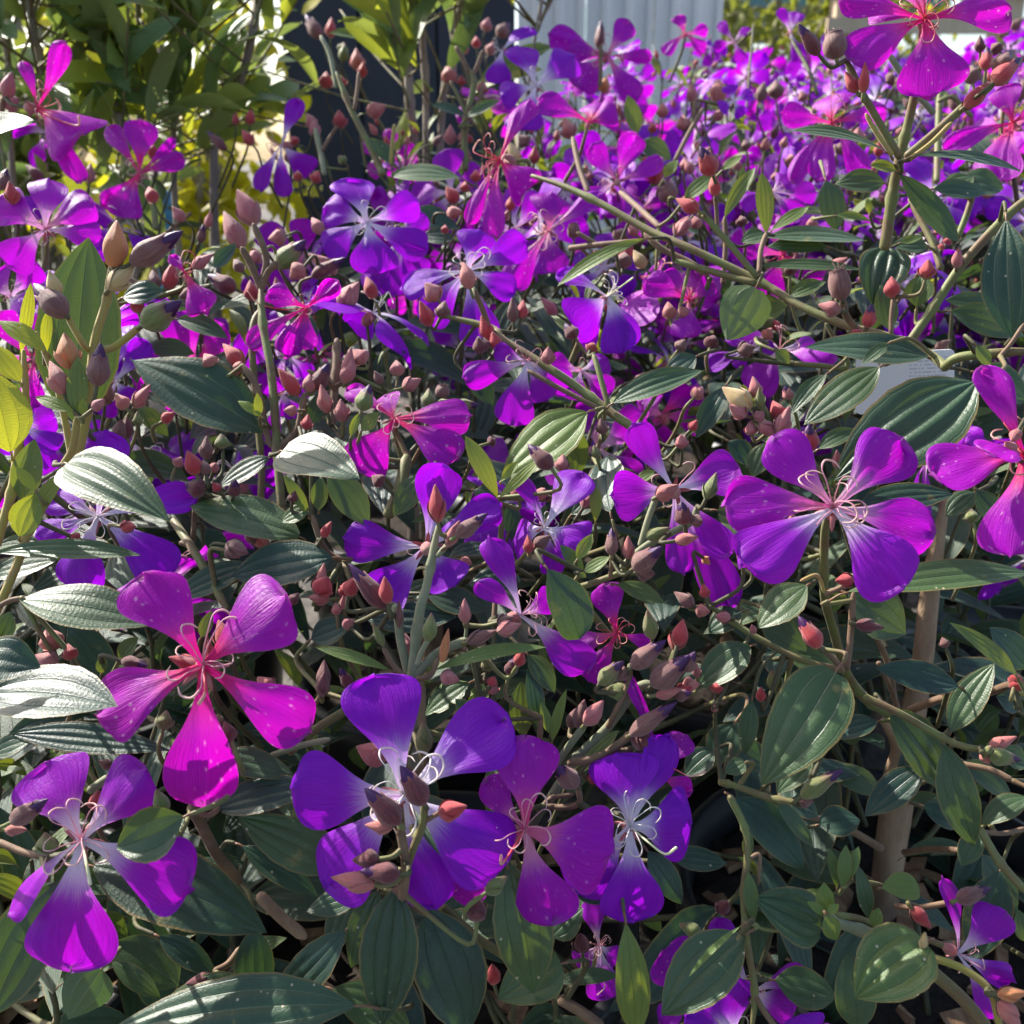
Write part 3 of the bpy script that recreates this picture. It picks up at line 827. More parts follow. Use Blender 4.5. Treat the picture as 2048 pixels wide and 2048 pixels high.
H('H1430,1500', .465, .55, [('H1380,1250', 140, .004), ('H1300,1610', 130, 0), ('H1550,1580', 120, 0), ('H1480,1800', 210, -.006)], sta='sta_pink', style=('sta_pink', 'H1420,1650', 'H1470,1740', 'H1430,1800'), par=P_MID)
H('H1750,560', .44, .8, [('H1610,0', 70, .0, dict(roll=35)), ('H1900,330', 170, .004), ('H1960,640', 110, .006)], style=('sta_red', 'H1830,520', 'H1930,560', 'I170,530'), sta='sta_pink', nst=3, par=P_MID)
H('D120,480', .56, .1, [('D300,430', 150, 0), ('D220,560', 150, 0), ('D260,700', 170, 0), ('D330,600', 130, 0)], par=P_LEFT)
H('D640,230', .60, .15, [('D720,340', 130, 0), ('D560,420', 130, 0), ('D820,20', 140, 0), ('D640,120', 120, 0)])
H('D1560,300', .64, .3, [('D1700,250', 120, 0), ('D1560,420', 120, 0), ('D1640,420', 110, 0), ('D1480,560', 110, 0)])

# ================================================================== LEAVES traced from the photograph
Lf = hero_leaf
Lf('D1450,505', 'D720,85', 330, d=.555, arch=.03)
Lf('D370,680', 'D925,985', 215, d=.42, shape='heart', glint=True, pillow=.07, tone=.12)
Lf('D1650,1080', 'D1050,905', 240, d=.50, roll=10)
Lf('D1830,1200', 'D1275,1300', 250, d=.485)
Lf('D110,1430', 'D900,1570', 225, d=.435, tilt=1.4, tone=.12)
Lf('D1400,1240', 'D940,1430', 140, d=.49)
Lf('D-20,1170', 'D780,1185', 105, d=.475, tilt=1.0, shape='lance', tone=.15)
Lf('D-40,1300', 'D320,1210', 120, d=.50)
Lf('D-160,1760', 'D220,1800', 230, d=.392, tilt=.9)
Lf('G-60,110', 'G640,160', 240, d=.40, glint=True)
Lf('G930,420', 'G55,320', 160, d=.44, shape='lance')
Lf('G-40,440', 'G190,350', 100, d=.44)
Lf('G520,1060', 'G1480,1415', 400, d=.425)
Lf('G1010,790', 'G640,960', 260, d=.385, roll=-20, tone=.12, cup=.3, bend=.2)
Lf('G1170,460', 'G1640,575', 160, d=.44)
Lf('G1200,745', 'G1760,620', 190, d=.435)
Lf('G1930,1070', 'G1320,785', 270, d=.43)
Lf('G330,1150', 'G-90,1920', 300, d=.425)
Lf('G560,1630', 'G380,1900', 300, d=.45, under=True, tone=0)
Lf('G1390,1700', 'G835,1860', 180, d=.44)
Lf('G1900,1420', 'G1445,1880', 200, d=.43, bend=.15)
Lf('G1400,1400', 'G1420,1870', 200, d=.445)
Lf('G1950,1830', 'G540,1990', 330, d=.41)
Lf('G880,1450', 'G1200,1660', 140, d=.46)
Lf('G640,1480', 'G990,1720', 260, d=.47)
Lf('G620,1590', 'G890,1790', 110, d=.45)
Lf('G1340,950', 'G1760,1225', 150, d=.45)
Lf('G1950,1230', 'G1685,1310', 140, d=.43, shape='heart')
Lf('G300,560', 'G120,640', 150, d=.45)
Lf('H310,1185', 'H225,1960', 300, d=.415, tilt=.8, pillow=.07)
Lf('H480,1300', 'H720,2010', 370, d=.43, tilt=.8)
Lf('H210,1200', 'H55,1630', 180, d=.43)
Lf('H930,1080', 'H1075,1780', 310, d=.415, tilt=.7)
Lf('H1220,1600', 'H865,1790', 290, d=.425, shape='heart')
Lf('H1580,1385', 'H1640,2020', 175, d=.42, tone=.45, shape='lance')
Lf('I390,1440', 'I-80,1880', 330, d=.415, tone=.1)
Lf('H1700,980', 'H1890,1275', 140, d=.44)
Lf('H1260,1160', 'H1470,1265', 110, d=.44)
Lf('H1170,1450', 'H1340,1290', 170, d=.45)
Lf('H710,50', 'H465,230', 140, d=.455, ragged=.4)
Lf('H790,50', 'H740,230', 110, d=.46, ragged=.5)
Lf('H740,270', 'H635,135', 100, d=.44, tone=.2)
Lf('H1010,350', 'H1000,40', 140, d=.455, tone=.3, shape='lance')
Lf('H1110,370', 'H1050,-80', 100, d=.45, shape='lance')
Lf('H1170,370', 'H1250,85', 60, d=.445, tone=.6)
Lf('H1160,330', 'H1110,150', 60, d=.445, tone=.5)
Lf('H-40,1740', 'H420,1990', 230, d=.44)
Lf('H1200,1700', 'H1550,1660', 90, d=.44)
Lf('E1360,400', 'E895,750', 280, d=.525, tone=.5)
Lf('E1510,345', 'E2010,150', 135, d=.53, tone=.1)
Lf('E870,870', 'E695,525', 105, d=.49, tone=.55, shape='lance', twig=False)
Lf('E880,870', 'E1105,650', 65, d=.485, tone=.7, shape='lance', twig=False)
Lf('E890,780', 'E985,670', 55, d=.49, tone=.7, shape='lance', twig=False)
Lf('E1490,945', 'E1480,625', 155, d=.50, glint=True)
Lf('E1150,1270', 'E1330,1650', 240, d=.435, roll=-15, tone=.05, shape='oblong')
Lf('E520,1825', 'E1140,1690', 75, d=.43, tone=.4, shape='lance', bend=.1)
Lf('E280,1825', 'E-140,1690', 65, d=.43, tone=.4, shape='lance')
Lf('D1560,610', 'E100,750', 185, d=.47, shape='heart', glint=True, tone=.1)
Lf('E-60,730', 'E160,1030', 180, d=.495)
Lf('E460,740', 'E290,970', 140, d=.50, tone=.2)
Lf('E1350,1280', 'E1490,1195', 70, d=.455, tone=.45)
Lf('E1310,1210', 'E1395,1070', 75, d=.455, tone=.6)
Lf('E1320,1290', 'E1360,1310', 70, d=.45, tone=.5)
Lf('E1530,1350', 'E1800,1445', 95, d=.455, tone=.3)
Lf('E1340,1290', 'E1215,1130', 80, d=.46, tone=.1)
Lf('E150,1540', 'E650,1520', 180, d=.485)
Lf('E480,1400', 'E800,1490', 160, d=.49)
Lf('E1040,1740', 'E1190,1950', 120, d=.45)
Lf('E60,530', 'E110,400', 50, d=.51, tone=.6)
Lf('E120,500', 'E210,395', 80, d=.51, tone=.5)
Lf('E1410,1000', 'E1400,790', 70, d=.49, tone=.6, shape='lance')
Lf('E1000,1320', 'E700,1350', 150, d=.50)
Lf('F1665,230', 'F880,770', 420, d=.455, tone=.08, pillow=.06)
Lf('F1030,905', 'F1545,850', 150, d=.45)
Lf('F960,1390', 'F1990,1250', 150, d=.435, tilt=1.0, tone=.2, shape='lance')
Lf('F1130,150', 'F715,470', 190, d=.52)
Lf('F840,190', 'F640,410', 90, d=.53, tilt=1.2)
Lf('F1400,90', 'F725,20', 150, d=.51, tilt=.9)
Lf('F1180,20', 'F1035,135', 65, d=.50)
Lf('F730,1355', 'F460,1590', 200, d=.45)
Lf('F960,1400', 'F1290,1620', 260, d=.465)
Lf('I890,-10', 'I480,615', 400, d=.415, shape='heart', tone=.15, tilt=.4)
Lf('F1570,1910', 'F1120,1805', 160, d=.44)
Lf('I1530,315', 'I1770,-60', 180, d=.44, tone=.15)
Lf('F1890,1850', 'F1535,1555', 80, d=.43, tone=.4)
Lf('F1950,1810', 'F1745,1585', 160, d=.45)
Lf('F420,1690', 'F130,1910', 210, d=.46)
Lf('F370,1500', 'F190,1610', 150, d=.47)
Lf('F480,1480', 'F740,1720', 220, d=.475)
Lf('F240,940', 'F640,1060', 120, d=.49)
Lf('F510,570', 'F430,760', 130, d=.51)
Lf('F640,1760', 'F900,1800', 130, d=.475)
Lf('F1660,840', 'F1500,970', 120, d=.50)
Lf('F120,90', 'F-60,200', 130, d=.56)
Lf('F280,260', 'F120,540', 130, d=.56)
Lf('F300,560', 'F440,690', 120, d=.56)
Lf('F800,600', 'F1010,490', 90, d=.50)
Lf('F560,60', 'F640,130', 90, d=.54, tone=.35)
Lf('F1670,30', 'F1750,150', 70, d=.47, tone=.35)
Lf('F1670,180', 'F1950,330', 190, d=.50)
Lf('F1670,830', 'F1800,1020', 120, d=.49)
Lf('I430,150', 'I390,450', 105, d=.45, tone=.1)
Lf('I1120,260', 'I850,345', 130, d=.46)
Lf('I755,435', 'I565,655', 160, d=.435)
Lf('I390,490', 'I280,545', 120, d=.44, shape='heart', tone=.15)
Lf('I1375,515', 'I1050,785', 180, d=.46, tone=0)
Lf('I1195,190', 'I1510,650', 220, d=.455)
Lf('I1490,390', 'I1665,960', 200, d=.44, tone=.12, bend=-.15)
Lf('I1950,680', 'I1695,830', 130, d=.44)
Lf('I1380,730', 'I1610,830', 140, d=.47)
Lf('I1690,860', 'I1580,1060', 130, d=.45)
Lf('I340,690', 'I715,1080', 210, d=.445, bend=.15)
Lf('I560,690', 'I780,960', 80, d=.44)
Lf('I810,1400', 'I440,1235', 270, d=.425, pillow=.09, shape='heart', tone=.12)
Lf('I1385,1480', 'I995,1790', 400, d=.40, pillow=.06, shape='heart', tone=.28, tilt=.8)
Lf('I840,1330', 'I830,1150', 95, d=.415, tone=.45, twig=False)
Lf('I840,1330', 'I735,1255', 45, d=.412, tone=.5, twig=False)
Lf('I850,1320', 'I910,1270', 50, d=.41, tone=.5, twig=False)
Lf('I840,1330', 'I895,1475', 95, d=.408, tone=.4, twig=False)
Lf('I930,1180', 'I950,945', 75, d=.43, tone=.35, shape='lance')
Lf('I950,1150', 'I1020,950', 60, d=.43, tone=.35, shape='lance')
Lf('I900,1180', 'I855,960', 55, d=.435, tone=.25, shape='lance')
Lf('I1010,1050', 'I1075,1350', 80, d=.43, tone=.1, shape='lance')
Lf('I1150,1180', 'I1360,1180', 140, d=.43, tone=.45, shape='oblong')
Lf('I1110,1400', 'I1130,1290', 70, d=.42, tone=.4)
Lf('I1010,1960', 'I960,1540', 200, d=.43, tone=.1)
Lf('I1800,1090', 'I1640,1590', 240, d=.46)
Lf('I370,1390', 'I75,1670', 35, d=.405, tone=.45, shape='lance')
Lf('I405,1020', 'I415,870', 60, d=.43, tone=.3, shape='lance')
Lf('I440,1370', 'I410,1090', 75, d=.425, tone=.25, shape='lance')
Lf('H1830,1010', 'I300,1040', 130, d=.455)
Lf('I800,830', 'I1030,800', 200, d=.50)
Lf('I640,700', 'I800,780', 150, d=.50)
Lf('I560,1690', 'I900,1780', 200, d=.45)
Lf('I220,420', 'I60,560', 150, d=.47)
Lf('I330,280', 'I220,500', 200, d=.49)
Lf('I1900,200', 'I1780,120', 140, d=.47)
Lf('I1950,500', 'I1800,420', 120, d=.47)
Lf('I1600,480', 'I1880,690', 110, d=.47)
Lf('I1700,1000', 'I1900,1330', 140, d=.48)
Lf('I1950,1480', 'I1900,1300', 90, d=.47)
Lf('C1170,835', 'C635,720', 62, d=.50, tone=.15, shape='lance', tilt=1.4)
Lf('C1330,860', 'C1915,935', 72, d=.495, tone=.15, shape='lance', tilt=1.4)
Lf('C1245,960', 'C1575,1340', 130, d=.52, shape='lance')
Lf('C1225,940', 'C1085,905', 60, d=.51, tone=.5)
Lf('C1440,1040', 'C1735,1055', 95, d=.55)
Lf('C1160,1010', 'C890,1010', 120, d=.56)
Lf('C500,1310', 'C1070,1300', 80, d=.62, tilt=1.4, shape='lance')
Lf('C1040,1490', 'C485,1455', 60, d=.58, tone=.2, shape='lance')
Lf('C1190,1370', 'C1095,1680', 330, d=.55, shape='heart', pillow=.10, tilt=.9)
Lf('C1835,1220', 'C1870,1870', 270, d=.51, shape='lance', tilt=.5)
Lf('C450,1590', 'C290,1880', 290, d=.565, tone=.18, shape='heart', under=True)
Lf('C430,1730', 'C625,1680', 130, d=.58, tone=.4)
Lf('C1190,1820', 'C1140,1570', 120, d=.54)
Lf('C1340,1690', 'C1370,1510', 160, d=.56, tone=.25)
Lf('C510,1290', 'C485,950', 95, d=.60, tone=.45, shape='lance', twig=False)
Lf('C540,1270', 'C745,1140', 60, d=.60, tone=.45, shape='lance', twig=False)
Lf('C510,1295', 'C370,1330', 90, d=.60, tone=.15)
Lf('C280,1200', 'C450,920', 75, d=.62, tone=.45, shape='lance')
Lf('C60,1100', 'C235,945', 85, d=.64, tone=.35)
Lf('C270,935', 'C380,860', 45, d=.66, tone=.5)
Lf('C840,1360', 'C510,1360', 90, d=.62, tone=.1)
Lf('C1530,1720', 'C1950,1850', 150, d=.54)
Lf('C640,1640', 'C840,1550', 80, d=.60, tone=.25)
Lf('C1400,1360', 'C1200,1350', 90, d=.58)
Lf('C1250,1340', 'C1380,1300', 40, d=.56, tone=.4)
Lf('C1840,1700', 'C1500,1650', 100, d=.56)
Lf('C900,1190', 'C1090,1220', 40, d=.60, tone=.4)
Lf('C1080,1180', 'C1065,1090', 40, d=.60, tone=.6)
Lf('C840,1000', 'C900,1280', 140, d=.68, tone=.1)
Lf('C1590,1000', 'C1820,1040', 130, d=.60)
Lf('C1650,980', 'C1480,1060', 100, d=.60, tone=.2)
Lf('B1670,1320', 'B1195,1575', 72, d=.575, tone=.45, shape='lance', bend=-.08)
Lf('B670,985', 'B280,950', 95, d=.80, shape='lance', tilt=1.1)
Lf('B620,1320', 'B450,1300', 90, d=.76)
Lf('B1640,740', 'B1590,520', 90, d=.88, tone=.45)
Lf('B1790,980', 'B1865,880', 60, d=.80, tone=.6)
Lf('B700,650', 'B885,545', 55, d=.88)
Lf('B690,640', 'B500,570', 50, d=.88)
Lf('B410,1160', 'B660,1260', 120, d=.78)
Lf('B1660,780', 'B1830,880', 110, d=.90)
Lf('B300,900', 'B160,760', 80, d=.84)
Lf('D420,450', 'A490,1310', 440, d=0.530, shape='ovate', tone=.10, tilt=.5)
Lf('A-160,770', 'A185,655', 140, d=0.530, glint=True, tone=.15)
Lf('A250,1940', 'A-10,1765', 90, d=0.495, tone=.8, shape='lance')
Lf('A115,1950', 'A170,1555', 70, d=0.500, tone=.9, shape='lance')
Lf('A250,1960', 'A270,1700', 60, d=0.505, tone=.85, shape='lance')
Lf('D60,615', 'D-40,170', 300, d=0.480, tone=.85)
Lf('D110,230', 'D-40,20', 120, d=0.490, tone=.8)
Lf('D130,890', 'D190,545', 160, d=0.485, tone=.35)
Lf('D110,1085', 'D205,845', 165, d=0.475, tone=.6)
Lf('D195,830', 'D90,695', 65, d=0.470, tone=.7)
Lf('D170,1010', 'D365,715', 90, d=0.480, tone=.55)
Lf('D430,410', 'D430,85', 115, d=0.480, tone=.5)
Lf('D410,400', 'D195,310', 65, d=0.475, tone=.6, shape='lance')
Lf('D460,420', 'D460,320', 50, d=0.475, tone=.8)
Lf('D1700,960', 'D1565,735', 70, d=.50, tone=.5)
Lf('D1700,930', 'D1555,1005', 95, d=.50, tone=.25)
Lf('D1760,940', 'D1775,750', 95, d=.50, tone=.25)
Lf('D1480,650', 'D1210,810', 110, d=.55, tilt=1.0)
Lf('D760,370', 'D930,530', 100, d=.57)
Lf('D830,40', 'D1070,70', 110, d=.62)
Lf('D1440,420', 'D1310,330', 50, d=.54, tone=.75)
Lf('D1430,420', 'D1420,290', 50, d=.54, tone=.75)
Lf('D1720,470', 'D1790,270', 100, d=.60)
Lf('D1140,1040', 'D1250,1200', 110, d=.52)
Lf('D1720,1650', 'D1940,1560', 150, d=.47)
Lf('D660,1760', 'D760,1640', 90, d=.44, tone=.3)
Lf('D1110,1640', 'D1170,1490', 70, d=.43, tone=.25)
Lf('D560,1840', 'D560,1740', 60, d=.43, tone=.3)
Lf('D380,1580', 'D640,1900', 190, d=.46)
Lf('A980,1760', 'A1260,1870', 100, d=.60)
Lf('A680,1640', 'A900,1600', 120, d=.60)
Lf('A1180,1480', 'A1300,1340', 80, d=.70)
Lf('D0,1640', 'D60,1500', 120, d=.48)
Lf('E700,1240', 'E830,1170', 90, d=.52)
Lf('E600,1200', 'E840,1140', 100, d=.52)
Lf('E280,1480', 'E560,1320', 120, d=.52)
Lf('E930,1060', 'E960,900', 110, d=.52)
Lf('E740,830', 'E900,900', 110, d=.53, tone=.1)
Lf('E1280,960', 'E1400,830', 140, d=.53)
Lf('E1640,780', 'E1740,720', 60, d=.50, tone=.5)
Lf('E710,200', 'E850,360', 110, d=.60)

# ================================================================== STEMS traced from the photograph
S(['C1165,1360', 'C1210,1050', 'C1250,860', 'C1300,650', 'C1345,430', 'C1380,130'], 62, 'stem_green', d=(.54, .505), w2=42, par=P2D, nodes=3)
S(['C1240,860', 'C1100,620', 'C1030,500', 'C950,330'], 42, 'stem_green', d=(.505, .50), par=P2D)
S(['C1200,850', 'C1110,720', 'C1060,630'], 26, 'stem_yellow', d=(.50, .50), par=P2D)
S(['C1290,860', 'C1450,725', 'C1620,570'], 50, 'stem_green', d=(.505, .50), par=P2D)
S(['C1300,880', 'C1420,790', 'C1530,680'], 30, 'stem_yellow', d=(.50, .495), par=P2D)
S(['C1300,1890', 'C1430,1700', 'C1600,1450', 'C1830,1200', 'C1990,1070'], 52, 'stem_green', d=(.54, .53), par=P2D, nodes=2)
S(['C1600,1450', 'C1560,1400'], 24, 'stem_brown', d=(.525, .52), par=P2D)
S(['F1500,150', 'C1400,1950', 'C1180,1860', 'C960,1800', 'C700,1690', 'C480,1560', 'C86,1370', 'B1700,1270', 'B1450,1130', 'B1240,1030', 'B1060,970'], 54, 'stem_green', d=(.50, .66), w2=36, par=P2C, nodes=3)
S(['C460,1530', 'C230,1260', 'C130,1165'], 36, 'stem_green', d=(.575, .58), par=P2C)
S(['C440,1560', 'C250,1510', 'C0,1440'], 40, 'stem_green', d=(.58, .60), par=P2C)
S(['C1000,1810', 'C950,1740', 'C930,1650'], 40, 'stem_brown', d=(.545, .54), par=P2C)
S(['C1200,1880', 'C1200,1760', 'C1212,1640'], 26, 'stem_brown', d=(.53, .53), par=P2C)
S(['C1030,1860', 'C1070,1800'], 30, 'stem_brown', d=(.535, .53), par=P2C)
S(['C240,1270', 'C235,1170', 'C228,1080'], 24, 'stem_brown', d=(.585, .58), par=P2C)
S(['C470,1500', 'C480,1380', 'C510,1290'], 30, 'stem_brown', d=(.58, .59), par=P2C)
S(['C270,1560', 'C285,1350', 'C280,1200'], 28, 'stem_brown', d=(.62, .62))
S(['F1490,150', 'F1560,100', 'F1700,80', 'F1950,60'], 52, 'stem_green', d=(.50, .48), par=P_RIGHT)
S(['F1800,90', 'F1860,20', 'C1932,1790'], 26, 'stem_brown', d=(.48, .48), par=P_RIGHT)
S(['F660,130', 'F800,140', 'F960,140', 'C840,1790'], 30, 'stem_green', d=(.57, .56), par=P2C)
S(['E1640,500', 'E1480,390', 'E1280,240', 'E1080,110', 'E900,0', 'B830,1810', 'B560,1740'], 52, 'stem_green', d=(.545, .60), w2=40, par=P2B, nodes=2)
S(['E1480,360', 'E1430,180', 'E1400,80'], 32, 'stem_green', d=(.55, .56), par=P2B)
S(['E1470,400', 'E1200,260', 'E1040,170'], 28, 'stem_brown', d=(.55, .56), par=P2B)
S(['B820,1800', 'B780,1690', 'B735,1590'], 34, 'stem_brown', d=(.585, .575), par=P2B)
S(['E1400,650', 'E1440,540', 'E1450,470'], 26, 'stem_brown', d=(.54, .54), par=P2B)
S(['E395,1890', 'E440,1500', 'E480,1350', 'E540,1030'], 66, 'stem_grey', d=(.435, .445), w2=44, par=P_MID, nodes=2)
S(['E540,1190', 'E585,1140', 'E645,1080'], 32, 'stem_grey', d=(.442, .44), par=P_MID)
S(['E385,1870', 'E335,1660', 'E320,1520', 'E300,1460'], 50, 'stem_grey', d=(.437, .442), par=P_MID)
S(['E400,1870', 'E540,1730', 'E710,1655'], 58, 'stem_grey', d=(.435, .44), par=P_MID)
S(['E425,1790', 'E450,1720', 'E488,1655'], 30, 'stem_grey', d=(.43, .43), par=P_MID)
S(['E690,1660', 'E697,1600', 'E692,1550'], 22, 'stem_grey', d=(.44, .44), par=P_MID)
S(['E430,1870', 'E500,1850', 'E540,1760'], 30, 'stem_brown', d=(.43, .43), par=P_MID)
S(['E370,1870', 'E300,1800', 'E240,1700'], 30, 'stem_brown', d=(.43, .43), par=P_MID)
S(['H400,500', 'H400,330', 'H395,60'], 60, 'stem_grey', d=(.45, .436), par=P_MID)
S(['E640,1110', 'E610,1130', 'E560,1160'], 24, 'stem_brown', d=(.44, .44), par=P_MID)
S(['F855,960', 'F832,1080', 'F830,1400', 'F880,1600', 'I950,-10', 'I1050,130', 'I1200,240', 'I1290,420'], 46, 'stem_green', d=(.42, .57), w2=62, par=P_RIGHT, nodes=2)
S(['I1060,130', 'I1250,220', 'I1480,350', 'I1600,400', 'I1720,420'], 42, 'stem_green', d=(.45, .43), w2=36, par=P_RIGHT, nodes=1)
S(['I1300,200', 'I1500,130', 'I1700,110', 'I1860,60', 'F1890,1930'], 46, 'stem_brown', d=(.54, .46), par=P_RIGHT)
S(['F840,1400', 'F930,1360', 'F985,1300'], 30, 'stem_brown', d=(.425, .42), par=P_RIGHT)
S(['F830,1390', 'F790,1300', 'F700,1330'], 22, 'stem_yellow', d=(.425, .42), par=P_RIGHT)
S(['F955,1810', 'F975,1620', 'F990,1400'], 36, 'stem_brown', d=(.44, .44), par=P_RIGHT)
S(['F930,1820', 'F870,1750', 'F800,1690'], 34, 'stem_brown', d=(.44, .425), par=P_RIGHT)
S(['F930,1825', 'F690,1760', 'F470,1650', 'F340,1570', 'F200,1470'], 36, 'stem_green', d=(.455, .47), par=P_RIGHT, nodes=2)
S(['F550,560', 'F530,450', 'F450,310'], 42, 'stem_green', d=(.505, .50), par=P2C)
S(['I1130,-60', 'I1190,60', 'I1240,200'], 30, 'stem_brown', d=(.50, .52), par=P_RIGHT)
S(['F1100,1610', 'F1180,1780', 'I1220,160'], 36, 'stem_brown', d=(.49, .52), par=P_RIGHT)
tr = [px(s) for s in ('I1145,1400', 'I1150,1340', 'I1190,1000', 'I1220,800', 'I1280,450', 'F1370,1780', 'F1400,1500', 'F1440,1200', 'F1500,870')]
tp = [at_y(u, v, P_RIGHT['y'] + .002 * i) for i, (u, v) in enumerate(tr)]
stem(tp, [w * .3623 / FPX * .5 * project(q)[2] for w, q in zip((190, 150, 165, 172, 150, 112, 108, 92, 78), tp)], 'bark', P_RIGHT['o'], name='trunk', sides=16, n=8)
S(['I1140,960', 'I950,850', 'I800,800', 'I640,770'], 44, 'stem_brown', d=(.60, .50), w2=34, par=P_RIGHT)
S(['I1270,985', 'I1420,965', 'I1590,975'], 36, 'stem_brown', d=(.60, .55), par=P_RIGHT)
S(['I1165,260', 'I1225,400', 'I1195,540', 'I1230,620'], 58, 'bark', d=(.55, .59), par=P_RIGHT)
S(['I1290,470', 'I1380,490', 'I1500,470'], 34, 'stem_brown', d=(.57, .52), par=P_RIGHT)
S(['I310,680', 'I390,850', 'I405,1000', 'I385,1200', 'I400,1450', 'I445,1750', 'I430,1960'], 40, 'stem_green', d=(.43, .425), par=P_MID, nodes=3)
S(['I405,1030', 'I470,1000', 'I465,1160'], 24, 'stem_brown', d=(.43, .43), par=P_MID)
S(['I450,1780', 'I510,1880', 'I570,1960'], 32, 'stem_brown', d=(.425, .42), par=P_MID)
S(['I385,1350', 'I380,1400', 'I350,1470'], 24, 'stem_green', d=(.42, .41), par=P_MID)
S(['I430,1370', 'I500,1410', 'I640,1420'], 22, 'stem_green', d=(.425, .42), par=P_MID)
S(['I850,1330', 'I900,1370', 'I1160,1455', 'I1300,1500'], 62, 'stem_grey', d=(.415, .43), par=P_RIGHT, nodes=1)
S(['I900,1330', 'I1020,1350', 'I1120,1395'], 40, 'stem_green', d=(.42, .43), par=P_RIGHT)
S(['I1380,1550', 'I1600,1630', 'I1750,1760', 'I1800,1960'], 44, 'stem_yellow', d=(.41, .40), par=P_RIGHT)
S(['I1400,1620', 'I1600,1800', 'I1740,1970'], 72, 'stem_green', d=(.42, .41), par=P_RIGHT)
S(['I1390,1560', 'I1360,1510', 'I1385,1430'], 26, 'stem_yellow', d=(.41, .405), par=P_RIGHT)
S(['I1690,860', 'I1800,1040', 'I1950,1210'], 46, 'stem_green', d=(.44, .43), par=P_RIGHT, nodes=1)
S(['I1690,870', 'I1820,880', 'I1950,850'], 28, 'stem_brown', d=(.44, .45), par=P_RIGHT)
S(['I1600,500', 'I1750,530', 'I1870,590'], 36, 'stem_brown', d=(.46, .45), par=P_RIGHT)
S(['I260,600', 'I330,615', 'I520,680', 'I700,715'], 40, 'stem_green', d=(.45, .43), par=P_RIGHT, nodes=2)
S(['I1230,1280', 'I1350,1290', 'I1530,1260'], 34, 'stem_brown', d=(.45, .435), par=P_RIGHT)
S(['I930,1180', 'I1000,1140', 'I1150,1165'], 26, 'stem_green', d=(.43, .435), par=P_RIGHT)
S(['D1555,960', 'D1530,600', 'D1500,200', 'A1450,1780', 'A1440,1580'], 50, 'stem_green', d=(.54, .58), w2=42, par=P2A, nodes=2)
S(['A1440,1580', 'A1470,1420', 'A1400,1240'], 40, 'stem_brown', d=(.58, .575), par=P2A)
S(['A1440,1590', 'A1380,1450', 'A1335,1370'], 40, 'stem_brown', d=(.58, .575), par=P2A)
S(['A1445,1590', 'A1480,1500', 'A1530,1450'], 40, 'stem_brown', d=(.58, .575), par=P2A)
S(['D1530,600', 'D1480,540', 'D1420,270', 'D1340,140'], 40, 'stem_brown', d=(.55, .555), par=P2A)
S(['D1530,610', 'D1640,500', 'D1680,300'], 42, 'stem_brown', d=(.55, .55), par=P2A)
S(['D1440,880', 'D1440,640', 'D1390,0', 'A1440,1700'], 40, 'stem_green', d=(.57, .60), par=P2A)
S(['D1830,460', 'D1850,200', 'D1860,0'], 50, 'stem_brown', d=(.56, .58), par=P2B, nodes=1)
S(['D1850,280', 'D1800,220', 'D1700,170'], 28, 'stem_brown', d=(.565, .56), par=P2B)
S(['D1850,260', 'D1930,200', 'E30,100'], 30, 'stem_brown', d=(.565, .56), par=P2B)
S(['D1000,1120', 'D1060,1120', 'D1080,900', 'D1110,840'], 30, 'stem_brown', d=(.52, .51), par=P_LEFT)
S(['D960,1000', 'D1080,1180', 'D1250,1480'], 46, 'stem_green', d=(.53, .48), par=P_LEFT)
S(['D1890,1220', 'D1790,1150', 'D1720,960'], 34, 'stem_brown', d=(.50, .50), par=P_MID)
S(['D430,640', 'D480,400', 'D520,23', 'A590,1650', 'A612,1470'], 54, 'stem_yellow', d=(0.495, 0.500), w2=42, par=P_LEFT, nodes=2)
S(['D520,40', 'A620,1920', 'A780,1800'], 42, 'stem_yellow', d=(0.498, 0.495), par=P_LEFT)
S(['D500,60', 'A460,1900', 'A365,1735'], 35, 'stem_yellow', d=(0.498, 0.490), par=P_LEFT)
S(['D400,680', 'D350,400', 'D290,180', 'D200,-40'], 40, 'stem_yellow', d=(0.495, 0.500), w2=28, par=P_LEFT)
S(['D350,690', 'D400,600', 'D430,420'], 43, 'stem_yellow', d=(0.490, 0.480), par=P_LEFT)
S(['D-20,1500', 'D90,1250', 'D160,1050', 'D260,880', 'D380,680'], 48, 'stem_yellow', d=(0.470, 0.490), par=P_LEFT, nodes=1)
S(['D-20,1130', 'D60,850', 'D100,600', 'D140,350', 'D130,60'], 51, 'stem_yellow', d=(0.480, 0.495), w2=39, par=P_LEFT, nodes=2)
S(['D-20,1480', 'D50,1440', 'D120,1425'], 30, 'stem_brown', d=(.435, .435), par=P_LEFT)
S(['G1060,740', 'G1110,830', 'G1200,1000', 'G1330,1150'], 62, 'stem_brown', d=(.43, .46), par=P_LEFT)
S(['G1050,760', 'G1150,780', 'G1210,740'], 34, 'stem_brown', d=(.43, .435), par=P_LEFT)
S(['G0,930', 'G120,980', 'G230,1010'], 40, 'stem_brown', d=(.44, .43), par=P_LEFT)
S(['G500,640', 'G620,560', 'G700,520'], 50, 'stem_grey', d=(.45, .46), par=P_LEFT)
S(['G1600,430', 'G1750,300', 'G1930,190'], 50, 'stem_green', d=(.46, .47), par=P_MID)
S(['G1500,450', 'G1640,400', 'G1820,360'], 34, 'stem_grey', d=(.45, .44), par=P_MID)
S(['G1700,210', 'G1750,150', 'G1780,100'], 30, 'stem_brown', d=(.45, .45), par=P_MID)
S(['G1300,1950', 'G1360,1800', 'G1380,1690'], 55, 'stem_green', d=(.43, .44), par=P_MID)
